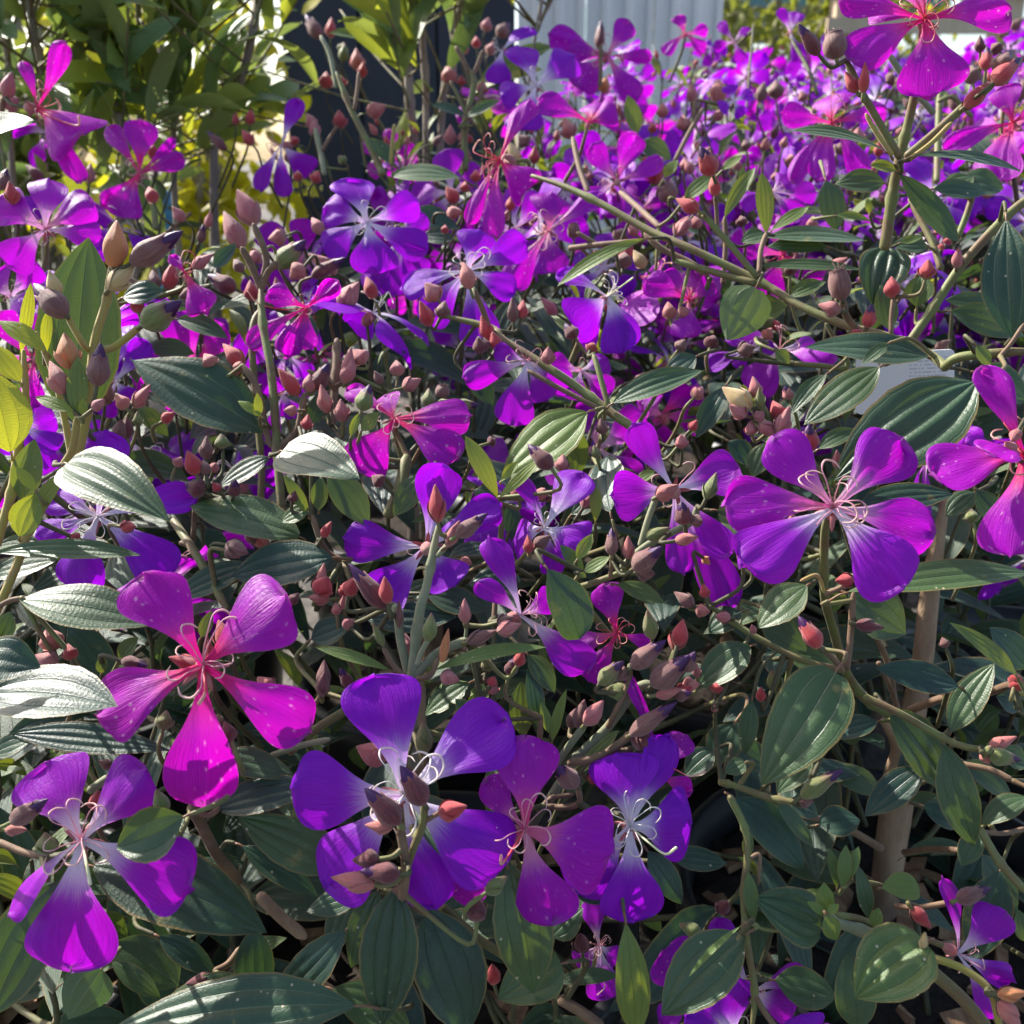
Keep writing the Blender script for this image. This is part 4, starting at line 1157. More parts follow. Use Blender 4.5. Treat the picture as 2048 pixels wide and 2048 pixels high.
S(['G1190,1640', 'G1260,1600', 'G1330,1510'], 40, 'stem_brown', d=(.45, .46), par=P_MID)
S(['G1440,1230', 'G1550,1340', 'G1680,1450'], 70, 'bark', d=(.52, .52), par=P_MID)
S(['K870,1790', 'K895,1560', 'K850,1250'], 78, 'stem_brown', d=(.392, .388), par=P_MID)
S(['K890,1600', 'K960,1400', 'K1030,1220', 'K1035,1070'], 62, 'stem_green', d=(.395, .388), par=P_MID)
S(['K1030,1215', 'K1090,1180', 'K1155,1140'], 40, 'stem_brown', d=(.39, .388), par=P_MID)
S(['K850,1640', 'K870,1760', 'H320,1200', 'H480,1330'], 70, 'stem_brown', d=(.39, .43), par=P_MID)
S(['H1130,725', 'H1230,735', 'H1320,710', 'H1310,610'], 34, 'stem_brown', d=(.44, .43), par=P_MID)
S(['H1130,715', 'H1180,680', 'H1290,665'], 28, 'stem_brown', d=(.44, .44), par=P_MID)
S(['H1200,490', 'H1270,390', 'H1350,285'], 42, 'stem_grey', d=(.45, .44), par=P_MID)
S(['H1150,700', 'H1310,460', 'H1480,290', 'H1640,80', 'E1740,1900'], 52, 'stem_grey', d=(.45, .44), par=P_MID, nodes=2)
S(['H1270,490', 'H1440,450', 'H1560,370', 'H1610,320'], 44, 'stem_brown', d=(.44, .43), par=P_MID)
S(['H1340,490', 'H1500,440', 'H1630,410'], 40, 'stem_brown', d=(.44, .435), par=P_MID)
S(['H1480,290', 'H1530,190', 'H1590,60', 'E1600,1800'], 34, 'stem_brown', d=(.44, .435), par=P_MID)
S(['H1310,540', 'H1380,480', 'H1500,460'], 40, 'stem_green', d=(.45, .45), par=P_MID)
S(['H1100,400', 'H1105,320', 'H1108,240'], 32, 'stem_brown', d=(.445, .44), par=P_MID)
S(['H570,1290', 'H750,1450', 'H960,1590', 'H1100,1700'], 52, 'stem_green', d=(.44, .45), par=P_MID)
S(['H1220,1800', 'H1340,1870', 'H1450,1950'], 60, 'stem_brown', d=(.44, .43), par=P_MID)
S(['E1660,1130', 'E1700,990', 'E1745,870'], 36, 'stem_grey', d=(.455, .455), par=P_RIGHT)
S(['E1560,1250', 'E1700,1130', 'E1930,1010', 'F130,920'], 44, 'stem_grey', d=(.455, .45), par=P_RIGHT)
S(['E1270,1380', 'E1430,1330', 'E1640,1250'], 36, 'stem_green', d=(.46, .455), par=P_MID)
S(['E1490,1310', 'E1500,1240', 'E1500,1180'], 26, 'stem_brown', d=(.455, .45), par=P_MID)
S(['E870,1200', 'E890,1050', 'E880,870'], 34, 'stem_green', d=(.50, .495), par=P2B)
S(['E850,1540', 'E860,1400', 'E870,1340'], 30, 'stem_brown', d=(.47, .48), par=P_MID)
S(['E270,960', 'E330,820', 'E370,640'], 70, 'stem_green', d=(.51, .53), par=P2B)
S(['E970,1240', 'E1000,1210', 'E1040,1160'], 26, 'stem_green', d=(.48, .475), par=P2B)
S(['E1320,1420', 'E1280,1370', 'E1330,1280'], 26, 'stem_green', d=(.46, .455), par=P_MID)
S(['B690,930', 'B690,700', 'B730,520', 'B740,440', 'B710,380'], 42, 'stem_green', d=(.90, .90), w2=28, par=P2B, nodes=2)
S(['B730,420', 'B760,360', 'B790,280'], 26, 'stem_brown', d=(.90, .90), par=P2B)
S(['B710,390', 'B670,310', 'B640,260'], 26, 'stem_brown', d=(.90, .90), par=P2B)
S(['B740,620', 'B770,540', 'B785,480'], 22, 'stem_brown', d=(.90, .90), par=P2B)
S(['B700,640', 'B650,530', 'B610,450'], 20, 'stem_green', d=(.90, .90), par=P2B)
S(['B235,960', 'B190,860', 'B60,600', 'B-20,400'], 42, 'stem_green', d=(.84, .86), w2=28, par=P2A, nodes=2)
S(['B80,600', 'B95,500', 'B105,400'], 22, 'stem_brown', d=(.85, .85), par=P2A)
S(['B-20,480', 'A1820,300', 'A1770,200'], 26, 'stem_grey', d=(.86, .87), par=P2A)
S(['B280,900', 'B290,780', 'B300,690'], 24, 'stem_yellow', d=(.84, .84), par=P2A)
S(['A1790,960', 'A1770,850', 'A1740,710'], 30, 'stem_grey', d=(.86, .88), par=P2A)
S(['A1780,830', 'A1820,760', 'A1860,700'], 22, 'stem_brown', d=(.87, .87), par=P2A)
S(['B1370,1060', 'B1320,920', 'B1285,760'], 32, 'stem_brown', d=(.72, .75), par=P2C)
S(['B1760,1250', 'B1650,1150', 'B1545,1060'], 32, 'stem_brown', d=(.66, .72), par=P2C)
S(['B1270,1370', 'B1440,1350', 'B1680,1330'], 34, 'stem_brown', d=(.66, .63), par=P2C)
S(['B1420,1350', 'B1370,1320', 'B1310,1285'], 24, 'stem_brown', d=(.65, .65), par=P2C)
S(['B1435,470', 'B1440,370', 'B1438,260'], 24, 'stem_brown', d=(1.0, 1.0), par=P2C)
S(['B1690,1290', 'B1770,1370', 'B1932,1450', 'C200,1540'], 36, 'stem_brown', d=(.62, .60), par=P2C)
S(['A640,1500', 'A800,1590', 'A840,1650'], 30, 'stem_brown', d=(.62, .62), par=P2A)
S(['A860,1260', 'A850,1160', 'A830,1060'], 34, 'stem_green', d=(.84, .85), par=P2A)
S(['A20,660', 'A10,590', 'A25,530'], 26, 'stem_brown', d=(.76, .75), par=P_LEFT)
S(['A1050,1180', 'A960,1250', 'A880,1330'], 22, 'stem_brown', d=(.80, .80), par=P2A)
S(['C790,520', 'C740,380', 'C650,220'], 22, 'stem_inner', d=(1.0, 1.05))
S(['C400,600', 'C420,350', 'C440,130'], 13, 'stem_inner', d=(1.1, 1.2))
S(['C1430,620', 'C1300,470', 'C1180,290'], 36, 'stem_grey', d=(.75, .74), par=P2D)
S(['C1640,640', 'C1540,540', 'C1460,560'], 26, 'stem_green', d=(.80, .80), par=P2D)
S(['C1450,1000', 'C1455,800', 'C1465,520'], 36, 'stem_green', d=(.80, .84), par=P2D)
S(['C1470,1480', 'C1430,1350', 'C1370,1230', 'C1300,1100'], 36, 'stem_green', d=(.58, .60), par=P2D)
S(['C1570,1300', 'C1610,1200', 'C1650,1080'], 36, 'stem_green', d=(.62, .62), par=P2D)
S(['C110,640', 'C120,560', 'C180,560'], 20, 'stem_brown', d=(.95, .95))
S(['C0,900', 'C80,740', 'C160,600'], 26, 'stem_brown', d=(.90, .92))

# ================================================================== BUDS traced from the photograph
def buds(rows, **kw):
    for line in rows.strip().splitlines():
        f = line.split()
        k = f[0]
        for it in f[1:]:
            x, y, tx, ty, w, col, *dd = it.split(':')
            kk = dict(kw)
            if dd: kk['d'] = float(dd[0])
            hero_bud(k + x + ',' + y, k + tx + ',' + ty, float(w), col, **kk)
buds('''
A 625:1475:645:1215:150:orange:0.492 720:1455:1010:1275:160:brown+:0.490 600:1600:740:1465:115:cream:0.492 365:1745:185:1565:160:brown+:0.485 320:1640:270:1490:90:cream:0.490 785:1800:1000:1660:180:green+:0.488 930:1600:955:1445:95:red 1410:1245:1310:1045:135:pink 1340:1370:1235:1165:115:pink 1440:1400:1370:1440:90:pink 1530:1475:1690:1325:140:green+ 1395:1660:1380:1545:95:red 1300:1600:1145:1515:115:dark+ 765:1730:745:1620:85:red 30:545:65:395:90:pink:.75 80:1130:50:1000:85:red:.64 860:1600:840:1490:80:brown 1770:210:1685:80:85:brown+ 1825:210:1830:95:65:red 1890:340:1905:240:65:green 1800:490:1800:395:85:red 1880:710:1870:605:85:red 1740:710:1690:625:70:pink 1740:760:1730:650:70:pink 1380:690:1385:600:60:red 1300:690:1300:620:45:red 1395:800:1335:715:65:red 1730:1010:1760:940:70:red 1650:1000:1640:940:60:red 850:1120:820:1030:80:red 1020:1220:950:1140:70:pink 850:880:830:780:70:red 0:1050:40:930:90:brown+ 20:580:70:560:110:pink:.8 1860:1510:1700:1400:100:pink 1720:1530:1910:1420:90:dark+ 1250:830:1140:720:60:dark+ 1640:800:1620:770:60:red 1780:1290:1720:1200:80:pink 1580:1300:1480:1320:100:pink 1680:1470:1600:1540:110:salmon 1340:1500:1290:1430:70:brown 1100:1600:990:1640:100:brown 1060:1480:1180:1400:70:pink 240:1000:140:910:70:dark 490:1010:500:900:70:pink 1900:1700:1932:1580:110:pink 130:1150:90:1080:60:dark
B 100:390:90:265:85:salmon 120:430:130:340:55:red 150:625:255:585:95:salmon 600:455:600:365:95:salmon 670:475:668:415:55:red 610:800:610:685:75:pink 680:780:660:730:50:pink 1070:905:1075:805:65:red 1110:1000:1000:935:95:red+ 985:905:930:780:80:cream 1280:765:1235:650:95:salmon 1370:825:1370:725:95:brown 645:1120:585:1030:85:red 690:1060:690:1000:60:red 750:1005:750:935:65:red 940:1165:940:1085:60:red 1290:1315:1290:1220:85:cap 1760:1010:1675:865:115:red 1830:1110:1780:1000:130:cap 720:1595:680:1445:95:salmon:.56 830:1880:780:1740:85:red 0:1700:105:1555:120:pink 190:1650:145:1525:85:red 545:1660:470:1560:115:pink 560:1760:580:1660:90:brown 500:1800:440:1660:90:red 960:1780:950:1640:75:brown 1000:1760:1012:1655:75:red 1430:275:1442:110:65:dark+ 800:175:822:95:65:pink 870:200:940:130:85:brown+ 780:520:790:455:75:salmon 660:265:620:195:60:pink 680:300:700:230:50:pink 820:300:850:230:60:pink 755:265:750:200:55:red 1300:1870:1240:1785:95:dark+ 1820:1760:1810:1665:85:salmon 1560:1480:1570:1390:100:brown 1780:650:1780:565:75:salmon 1900:710:1890:635:75:salmon 1720:735:1730:675:55:red 20:480:0:420:60:red 10:290:20:240:60:green 30:900:-10:860:60:green 590:1180:680:1170:80:salmon 580:1290:580:1240:50:red 1540:1330:1560:1260:90:brown 1640:1300:1590:1240:60:pink 1850:1300:1930:1190:85:pink 1880:1110:1960:1130:90:red 870:1930:840:1830:75:red 780:1950:760:1860:85:dark 1680:1480:1620:1380:80:cream 1900:940:1900:870:55:pink 1450:510:1470:420:70:orange 1040:800:1000:760:80:brown 1420:1420:1410:1380:55:red
C 240:565:245:435:110:salmon 100:565:95:455:65:pink 565:545:560:440:95:brown 895:320:880:150:150:cap:.495 800:305:685:130:95:dark+:.49 1010:510:945:395:75:red:.497 1045:515:1055:340:65:red:.492 1600:595:1755:450:100:red:.495 1760:460:1920:315:120:red+:.485 1800:400:1850:280:150:brown+:.49 1720:390:1730:255:85:red+:.62 1690:290:1690:195:60:dark:.65 1650:460:1640:360:90:brown:.66 1800:290:1760:250:80:dark:.65 1560:1480:1572:1365:65:pink:.52 1390:1540:1405:1430:100:red:.52 50:720:40:640:70:salmon 220:665:280:595:60:pink 755:1270:770:1190:65:pink 1130:865:1130:780:65:red 230:1085:220:955:75:red:.575 215:970:145:805:125:red+:.57 140:1165:10:1095:85:red:.57 140:1260:100:1190:70:pink 90:1210:20:1290:65:pink 930:1655:895:1440:140:cap:.535 920:1720:795:1680:90:pink:.535 1070:1810:1090:1675:90:red+:.53 1205:1645:1200:1525:95:red:.528 970:1830:1080:1860:60:red:.535 1560:610:1530:500:70:cap 470:560:500:450:70:brown 720:560:700:500:60:pink 100:960:60:880:60:pink 160:870:200:810:60:pink 400:830:390:770:60:brown 500:830:510:760:60:salmon 600:820:620:750:50:pink 650:900:640:850:60:pink 560:1000:560:950:55:pink 350:940:350:880:55:pink 380:1250:370:1200:70:dark 90:1700:130:1610:80:brown 60:1750:40:1690:70:pink 500:1870:540:1810:75:salmon 640:1520:640:1450:80:dark 200:1920:220:1850:90:dark 1180:450:1220:420:70:brown 1010:780:1020:700:80:pink 900:850:930:800:80:brown 1230:470:1270:430:60:dark 1570:1480:1580:1440:60:pink 1500:1350:1520:1310:50:red 1470:1380:1480:1350:45:red 1440:1300:1450:1270:40:pink 1900:560:1930:440:80:brown 1860:160:1930:100:60:brown
D 390:160:355:-40:140:orange:0.485 355:300:275:115:115:salmon:0.480 535:255:555:15:140:brown+:0.480 510:385:580:325:70:pink:0.470 740:375:830:245:85:pink 660:545:670:440:90:brown 705:540:700:420:70:dark 765:475:755:395:60:green 1085:745:1035:610:105:red:.50 1140:745:1120:660:70:brown:.50 1130:840:1020:790:125:dark+:.50 1215:835:1170:785:60:red 1140:660:1140:530:85:brown 1290:860:1300:770:85:dark+ 670:1030:750:1030:75:red 1250:1130:1370:1180:105:brown 1750:1420:1790:1230:85:salmon:.48 1760:1400:1810:1310:130:red:.475 1820:1430:1700:1420:80:salmon:.475 1895:1420:1930:1325:90:red:.48 1860:1520:1850:1450:60:salmon:.47 1260:1710:1205:1545:120:red:.425 1300:1610:1275:1495:85:salmon:.43 1165:1800:1150:1645:55:red:.41 1090:1800:930:1750:90:red:.425 1600:1460:1650:1395:70:dark 300:1710:260:1595:145:salmon:.44 320:1790:190:1740:110:pink:.435 395:1770:375:1675:85:red:.435 1780:1930:1790:1765:90:brown:.44 670:1770:820:1800:80:dark+:.42 1500:1940:1420:1860:120:salmon:.42 1345:140:1230:20:95:red 1650:305:1535:155:95:red 1700:290:1710:185:80:pink 1740:275:1815:125:110:dark+ 1810:405:1770:245:85:salmon 1890:455:1880:325:85:pink 1640:390:1565:390:70:pink 1690:500:1700:410:70:red 1330:120:1300:200:60:salmon 1180:150:1130:80:100:pink 1900:240:1950:100:90:pink 1230:600:1220:530:90:green 970:700:1000:650:70:pink 1180:720:1190:680:60:pink 900:450:960:400:70:red 580:360:600:220:90:brown 700:380:640:300:90:pink 1240:1160:1330:1200:70:brown 1780:1090:1830:1000:60:red 1610:900:1630:830:60:dark 440:1100:400:1080:60:red
E 120:390:165:245:120:green+:.51 15:440:5:330:90:pink 485:375:490:265:75:green 565:320:570:230:95:cap 345:265:450:215:85:pink 320:200:310:110:90:pink 230:240:190:170:60:brown 1170:710:1035:575:115:dark+:.48 1225:730:1230:630:85:pink 1140:860:1070:840:80:salmon 990:890:955:790:85:pink 1045:1180:1035:1075:65:red:.47 1070:1150:1160:1080:90:brown:.475 1500:1190:1500:1035:85:brown+:.445 1590:1210:1590:1080:75:salmon:.445 1620:1270:1780:1140:140:brown+:.44 1640:1290:1740:1290:90:brown:.445 1745:870:1870:800:105:salmon:.45 1690:1095:1825:1035:75:green:.45 1725:1650:1695:1490:90:green:.435 1860:1690:1895:1540:105:red:.435 1610:1810:1800:1655:130:brown+:.43 1720:1910:1932:1740:160:brown+:.43 1900:1830:1960:1720:100:brown+:.43 1430:1900:1570:1770:110:green+:.435 1550:1880:1570:1800:80:brown:.435 1890:1910:1990:1900:90:salmon:.44 555:1850:660:1880:95:pink:.43 830:1910:850:1860:70:red:.44 810:1830:820:1760:90:green:.45 980:1800:1010:1710:75:red:.44 930:1850:970:1750:90:dark+:.445 45:1410:85:1305:95:red:.45 1150:135:1150:35:85:pink 665:1220:730:1235:75:salmon:.49 540:1010:525:795:105:red:.432 640:1085:815:955:105:brown+:.432 590:1140:660:995:75:pink:.437 255:1480:50:1235:130:dark+:.43 265:1455:245:1305:90:red:.425 330:1590:325:1435:50:brown:.435 488:1665:505:1505:90:green:.425 692:1565:688:1425:75:pink:.435 700:1670:875:1600:85:brown:.435 865:1610:1000:1570:95:pink:.43 870:1560:960:1530:80:brown:.435 370:1740:360:1620:90:pink:.45 560:1780:600:1590:60:orange:.43 240:1690:180:1560:50:green:.43 60:1590:20:1540:80:pink:.46 20:1480:20:1410:50:pink:.46 240:800:190:760:90:dark:.50 760:620:690:560:80:green+ 60:1920:0:1810:80:dark+:.44 1450:520:1440:430:75:brown 1890:600:1880:520:80:pink 640:350:770:360:70:green+ 1420:650:1400:580:60:green 1340:930:1400:830:80:pink 820:570:860:550:60:dark 40:220:60:40:90:pink 140:130:80:60:110:pink 1380:60:1400:20:70:red 810:60:760:-20:95:dark+
F 430:375:265:260:125:cream:.497 400:420:305:360:95:pink:.498 450:440:490:400:75:pink:.497 590:440:545:335:95:red:.50 570:530:640:365:100:pink:.495 460:320:435:200:85:pink:.50 470:450:560:540:85:pink:.495 430:525:420:445:80:pink:.50 480:380:470:260:60:green:.495 750:610:745:465:120:red+:.48 900:710:900:605:65:pink:.475 175:880:235:730:85:green:.44 60:1020:40:890:115:dark+:.44 5:1110:135:1085:75:salmon:.435 100:1000:150:1000:80:brown:.44 175:1425:160:1345:65:red:.46 110:1470:0:1390:85:brown:.46 120:1490:200:1500:80:salmon:.46 310:1535:225:1525:75:pink:.46 640:1140:600:1060:85:orange:.46 665:1050:650:960:90:salmon:.46 565:1110:475:1105:85:brown:.46 0:1715:50:1555:105:red:.44 380:1220:370:1160:70:orange:.47 1000:1570:1165:1590:80:dark:.435 805:1700:685:1520:120:red+:.42 990:1325:890:1330:85:red:.415 1890:1940:1890:1870:85:red:.44 110:320:160:260:80:pink 90:500:130:440:60:red 30:580:60:530:70:pink 640:330:610:250:70:pink+ 480:660:470:610:60:orange 350:60:450:40:90:brown 20:60:60:0:80:brown 560:1930:540:1820:100:green:.48 160:1200:200:1240:50:orange 420:1200:400:1150:60:orange 440:1620:430:1570:45:pink:.46 1500:1700:1480:1640:60:brown 1650:1010:1640:950:90:green:.52 1900:500:1860:560:70:pink:.41 1870:620:1830:560:80:pink:.408 1440:50:1530:0:60:brown
G 60:820:265:690:125:brown+:.395 30:860:150:860:70:salmon:.40 260:1000:250:875:135:green:.405 545:750:540:640:115:red:.415 915:770:860:635:95:green:.40 900:310:920:200:105:green:.425 1280:370:1240:260:95:dark:.415 1780:120:1790:-10:85:brown:.44 1190:1680:1025:1710:100:dark:.445 1220:280:1200:220:60:green:.42 620:510:540:480:60:brown:.45 400:400:430:450:80:brown:.46
K 1040:1080:850:775:215:dark+:.382 850:1230:575:950:220:dark+:.382 790:1260:575:1235:120:salmon:.384 1150:1150:1370:1090:175:red:.384 690:1500:480:1510:160:dark:.385 850:1620:545:1590:190:dark+:.38 660:1700:315:1640:165:salmon:.382
H 760:1365:750:1225:130:dark:.405 805:1210:925:1115:95:green:.40 1310:620:1180:500:135:brown+:.425 845:115:840:40:80:pink:.45 1340:1530:1325:1430:105:dark:.45 850:1710:840:1600:85:red:.46 470:440:460:255:105:green:.425 250:480:90:400:150:salmon:.43 1350:280:1455:145:105:pink:.435 1315:300:1350:140:95:brown:.445 1600:340:1860:155:115:brown+:.425 1740:120:1890:80:75:salmon:.43 1850:130:1940:100:80:brown+:.435 1640:420:1700:320:130:dark:.43 1270:300:1300:190:80:brown:.45 1380:580:1430:560:80:red:.45 1600:100:1440:90:110:green:.44
I 1740:405:1895:345:80:salmon:.425 1740:445:1915:475:115:green+:.42 1700:430:1740:500:75:salmon:.425 1730:430:1750:400:55:green:.418 1880:60:1890:20:85:red:.44 700:680:935:525:115:green+:.42 690:710:770:700:70:brown:.425 1780:1770:1960:1760:85:orange:.395 1790:1800:1920:1970:110:salmon:.395 1310:1290:1420:1405:90:red:.435 1370:1520:1390:1425:50:cream:.40 1560:1250:1750:1180:110:brown+:.43 230:110:240:70:80:red:.455 225:205:225:170:40:pink:.455 150:1440:30:1380:90:green:.44 250:1310:300:1260:90:dark:.47 20:110:100:70:90:red:.44 480:150:480:70:60:red:.45 130:20:120:-60:50:pink:.46
''')

# ================================================================== twigs: every flower, leaf and bud that shows no stem gets one back into its plant
TW = {}
ALLST = np.concatenate(STEMPTS)
for (p, dr, r, pl) in TWIGS:
    dist = np.linalg.norm(ALLST - np.array(p), axis=1); kn = int(dist.argmin()); dn = float(dist[kn])
    if dn < .005: continue
    if dn < .034:                                   # joins the nearest traced stem
        Q = Vector(ALLST[kn]); TW.setdefault(pl['o'].name, (pl, []))[1].append(([p, p + dr.normalized() * dn * .35 + (Q - p) * .15, p + (Q - p) * .75 + dr.normalized() * dn * .12, Q], abs(r)))
        continue
    ax = Vector((pl['x'], pl['y'], 0)); inn = Vector((ax.x - p.x, ax.y - p.y, 0)); 
    inn = inn.normalized() if inn.length > .01 else Vector((0, 1, 0))
    away = (p - CAM).normalized()
    q1 = p + dr.normalized() * .010 + away * .004
    lf = r < 0; r = abs(r)
    q2 = q1 + Vector((0, 0, -.016)) + away * .016 + inn * .006
    q3 = q2 + Vector((0, 0, -.034)) + away * .022 + inn * .022
    if lf:
        q2 = q1 + dr.normalized() * .006 + away * .022 + inn * .006; q3 = q2 + away * .03 + inn * .02 + Vector((0, 0, -.012))
    TW.setdefault(pl['o'].name, (pl, []))[1].append(([p, q1, q2, q3], r))
for pl, lst in TW.values():
    for pts, r in lst:
        path = np.array(catmull(pts, 4))
        if len(pts) == 4 and (pts[3] - pts[0]).length > .036 and zblocked(path[4:], -.002): path = path[:7]
        if len(path) < 4: continue
        base = Vector(path[0])
        V, F, U = tube(path - path[0], np.linspace(r, r * 1.5, len(path)), 6)
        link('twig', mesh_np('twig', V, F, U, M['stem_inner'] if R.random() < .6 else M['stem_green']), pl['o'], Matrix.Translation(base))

# ================================================================== the growth behind: shoots with leaf pairs, buds and flowers
LM = {}
def leaf_variants(key, shape, mat, ratio, n=6, pillow=.05, petiole=.10, nx=12, ny=10):
    out = []
    for q in range(n):
        rr = random.Random(q * 31 + 5)
        g = leaf_geo(1.0, ratio * rr.uniform(.85, 1.15), shape, nx, ny, arch=rr.uniform(0, .08), cup=rr.uniform(.0, .25), pillow=pillow, bend=rr.uniform(-.15, .15), droop=rr.uniform(.0, .30), twist=rr.uniform(-.4, .4), petiole=petiole, seed=q)
        out.append((mesh_np('leaf_' + key, g[0], g[1], g[2], M[mat]), g[0][:(nx + 1) * (ny + 1)][::5]))
    LM[key] = out
leaf_variants('glory', 'ovate', 'leaf', .40)
leaf_variants('lance', 'lance', 'leaf', .30)
leaf_variants('shrub', 'oblong', 'shrub', .27, pillow=.015, petiole=.05, nx=8, ny=9)
PM = []
for q in range(8):
    rr = random.Random(q + 900)
    g = petal_geo(1.0, rr.uniform(.62, .82), 10, 12, curl=rr.uniform(.02, .25), cup=rr.uniform(.0, .35), asym=rr.uniform(-.12, .12), ripple=rr.uniform(.03, .07), seed=q, wither=0 if q < 6 else .15)
    PM.append((mesh_np('petal_grown', g[0], g[1], g[2], M['petal']), g[0][::6]))

def put_leaf(pl, key, base, y, n, L, tone, check=True):
    me, smp = R.choice(LM[key])
    m3 = frame(y, n)
    if check:
        w = (smp * L) @ np.array(m3).T + np.array(base)
        u, v, d = proj_np(w)
        lim = np.interp(v, _dv, _dd)
        if pl.get('kind') == 'glory' and (d < lim * pl.get('lim', 1.02)).mean() > .15: return None
        if d.min() < .33 or zblocked(w): return None
    o = link('leaf', me, pl['o'], Matrix.Translation(base) @ m3.to_4x4() @ Matrix.Diagonal((L, L, L, 1)))
    o['tone'] = tone
    pl['leaves'].append(o)
    return o
def put_flower(pl, c, n, size, age, simple=False):
    n = n.normalized()
    zx = n.orthogonal().normalized(); zy = n.cross(zx)
    ph = R.uniform(0, 6.28)
    spec = []
    for k in range(5):
        a = ph + 2 * math.pi * k / 5 + R.uniform(-.22, .22)
        y = zx * math.cos(a) + zy * math.sin(a) + n * R.uniform(-.35, .35)
        spec.append((y, R.choice(PM), size * .5 * R.uniform(.85, 1.12)))
    allw = np.concatenate([(q[1][1] * q[2]) @ np.array(frame(q[0], n)).T + np.array(c) for q in spec])
    u, v, d = proj_np(allw)
    if (d < np.interp(v, _dv, _dd) * .98).mean() > .15 or zblocked(allw): return None
    cs = size * .085
    rot = Matrix(((zx.x, zy.x, n.x), (zx.y, zy.y, n.y), (zx.z, zy.z, n.z)))
    fl = link('flower', calyx_mesh(), pl['o'], Matrix.Translation(c) @ rot.to_4x4() @ Matrix.Diagonal((cs, cs, cs * 1.25, 1)))
    for y, (me, _), L in spec:
        m3 = frame(y, n) @ Matrix.Rotation(R.uniform(-.4, .4), 3, 'Y')
        o = link('petal', me, fl, Matrix.Translation(c + n * cs * .1) @ m3.to_4x4() @ Matrix.Diagonal((L, L, L, 1)))
        o['tone'] = min(1, max(0, age + R.uniform(-.1, .1)))
    if not simple:
        col = 'sta_white' if age < .3 else 'sta_pink' if age < .7 else 'sta_red'
        for k in range(5):
            a = R.uniform(0, 6.28); y = zx * math.cos(a) + zy * math.sin(a) + n * R.uniform(.1, .8)
            s = size * .19
            link('stamen', stamen_mesh(col, R.randint(0, 5)), fl, Matrix.Translation(c) @ frame(y, n).to_4x4() @ Matrix.Diagonal((s, s, s, 1)))
    if size * FPX / d.mean() > 60: zdraw(allw)
    return fl
def put_bud(pl, base, y, L, w, col, opn=False):
    y = y.normalized()
    smp = np.array([base + y * L * t for t in (0, .5, 1)])
    u, v, d = proj_np(smp)
    if (d < np.interp(v, _dv, _dd) * .99).any() or zblocked(smp, .002): return None
    x = y.orthogonal().normalized(); z = y; yy = z.cross(x)
    m3 = Matrix(((x.x, yy.x, z.x), (x.y, yy.y, z.y), (x.z, yy.z, z.z)))
    mw = Matrix.Translation(base) @ m3.to_4x4() @ Matrix.Diagonal((w, w, L, 1))
    cl, op = R.choice(bud_meshes(col))
    o = link('bud', op if opn else cl, pl['o'], mw)
    if opn: link('petal_tip', TIPM, o, mw)
    return o
def rdir(): 
    while True:
        v = Vector((R.uniform(-1, 1), R.uniform(-1, 1), R.uniform(-1, 1)))
        if .1 < v.length < 1: return v.normalized()
_cy = [.30, .37, .48, .65, .89, 1.0, 1.3, 1.6, 2.1, 3.0]
_cz = [.42, .53, .61, .70, .755, .78, .83, .875, .93, 1.0]
BUDCOL = ['red', 'red', 'pink', 'pink', 'salmon', 'brown', 'brown', 'green', 'dark']
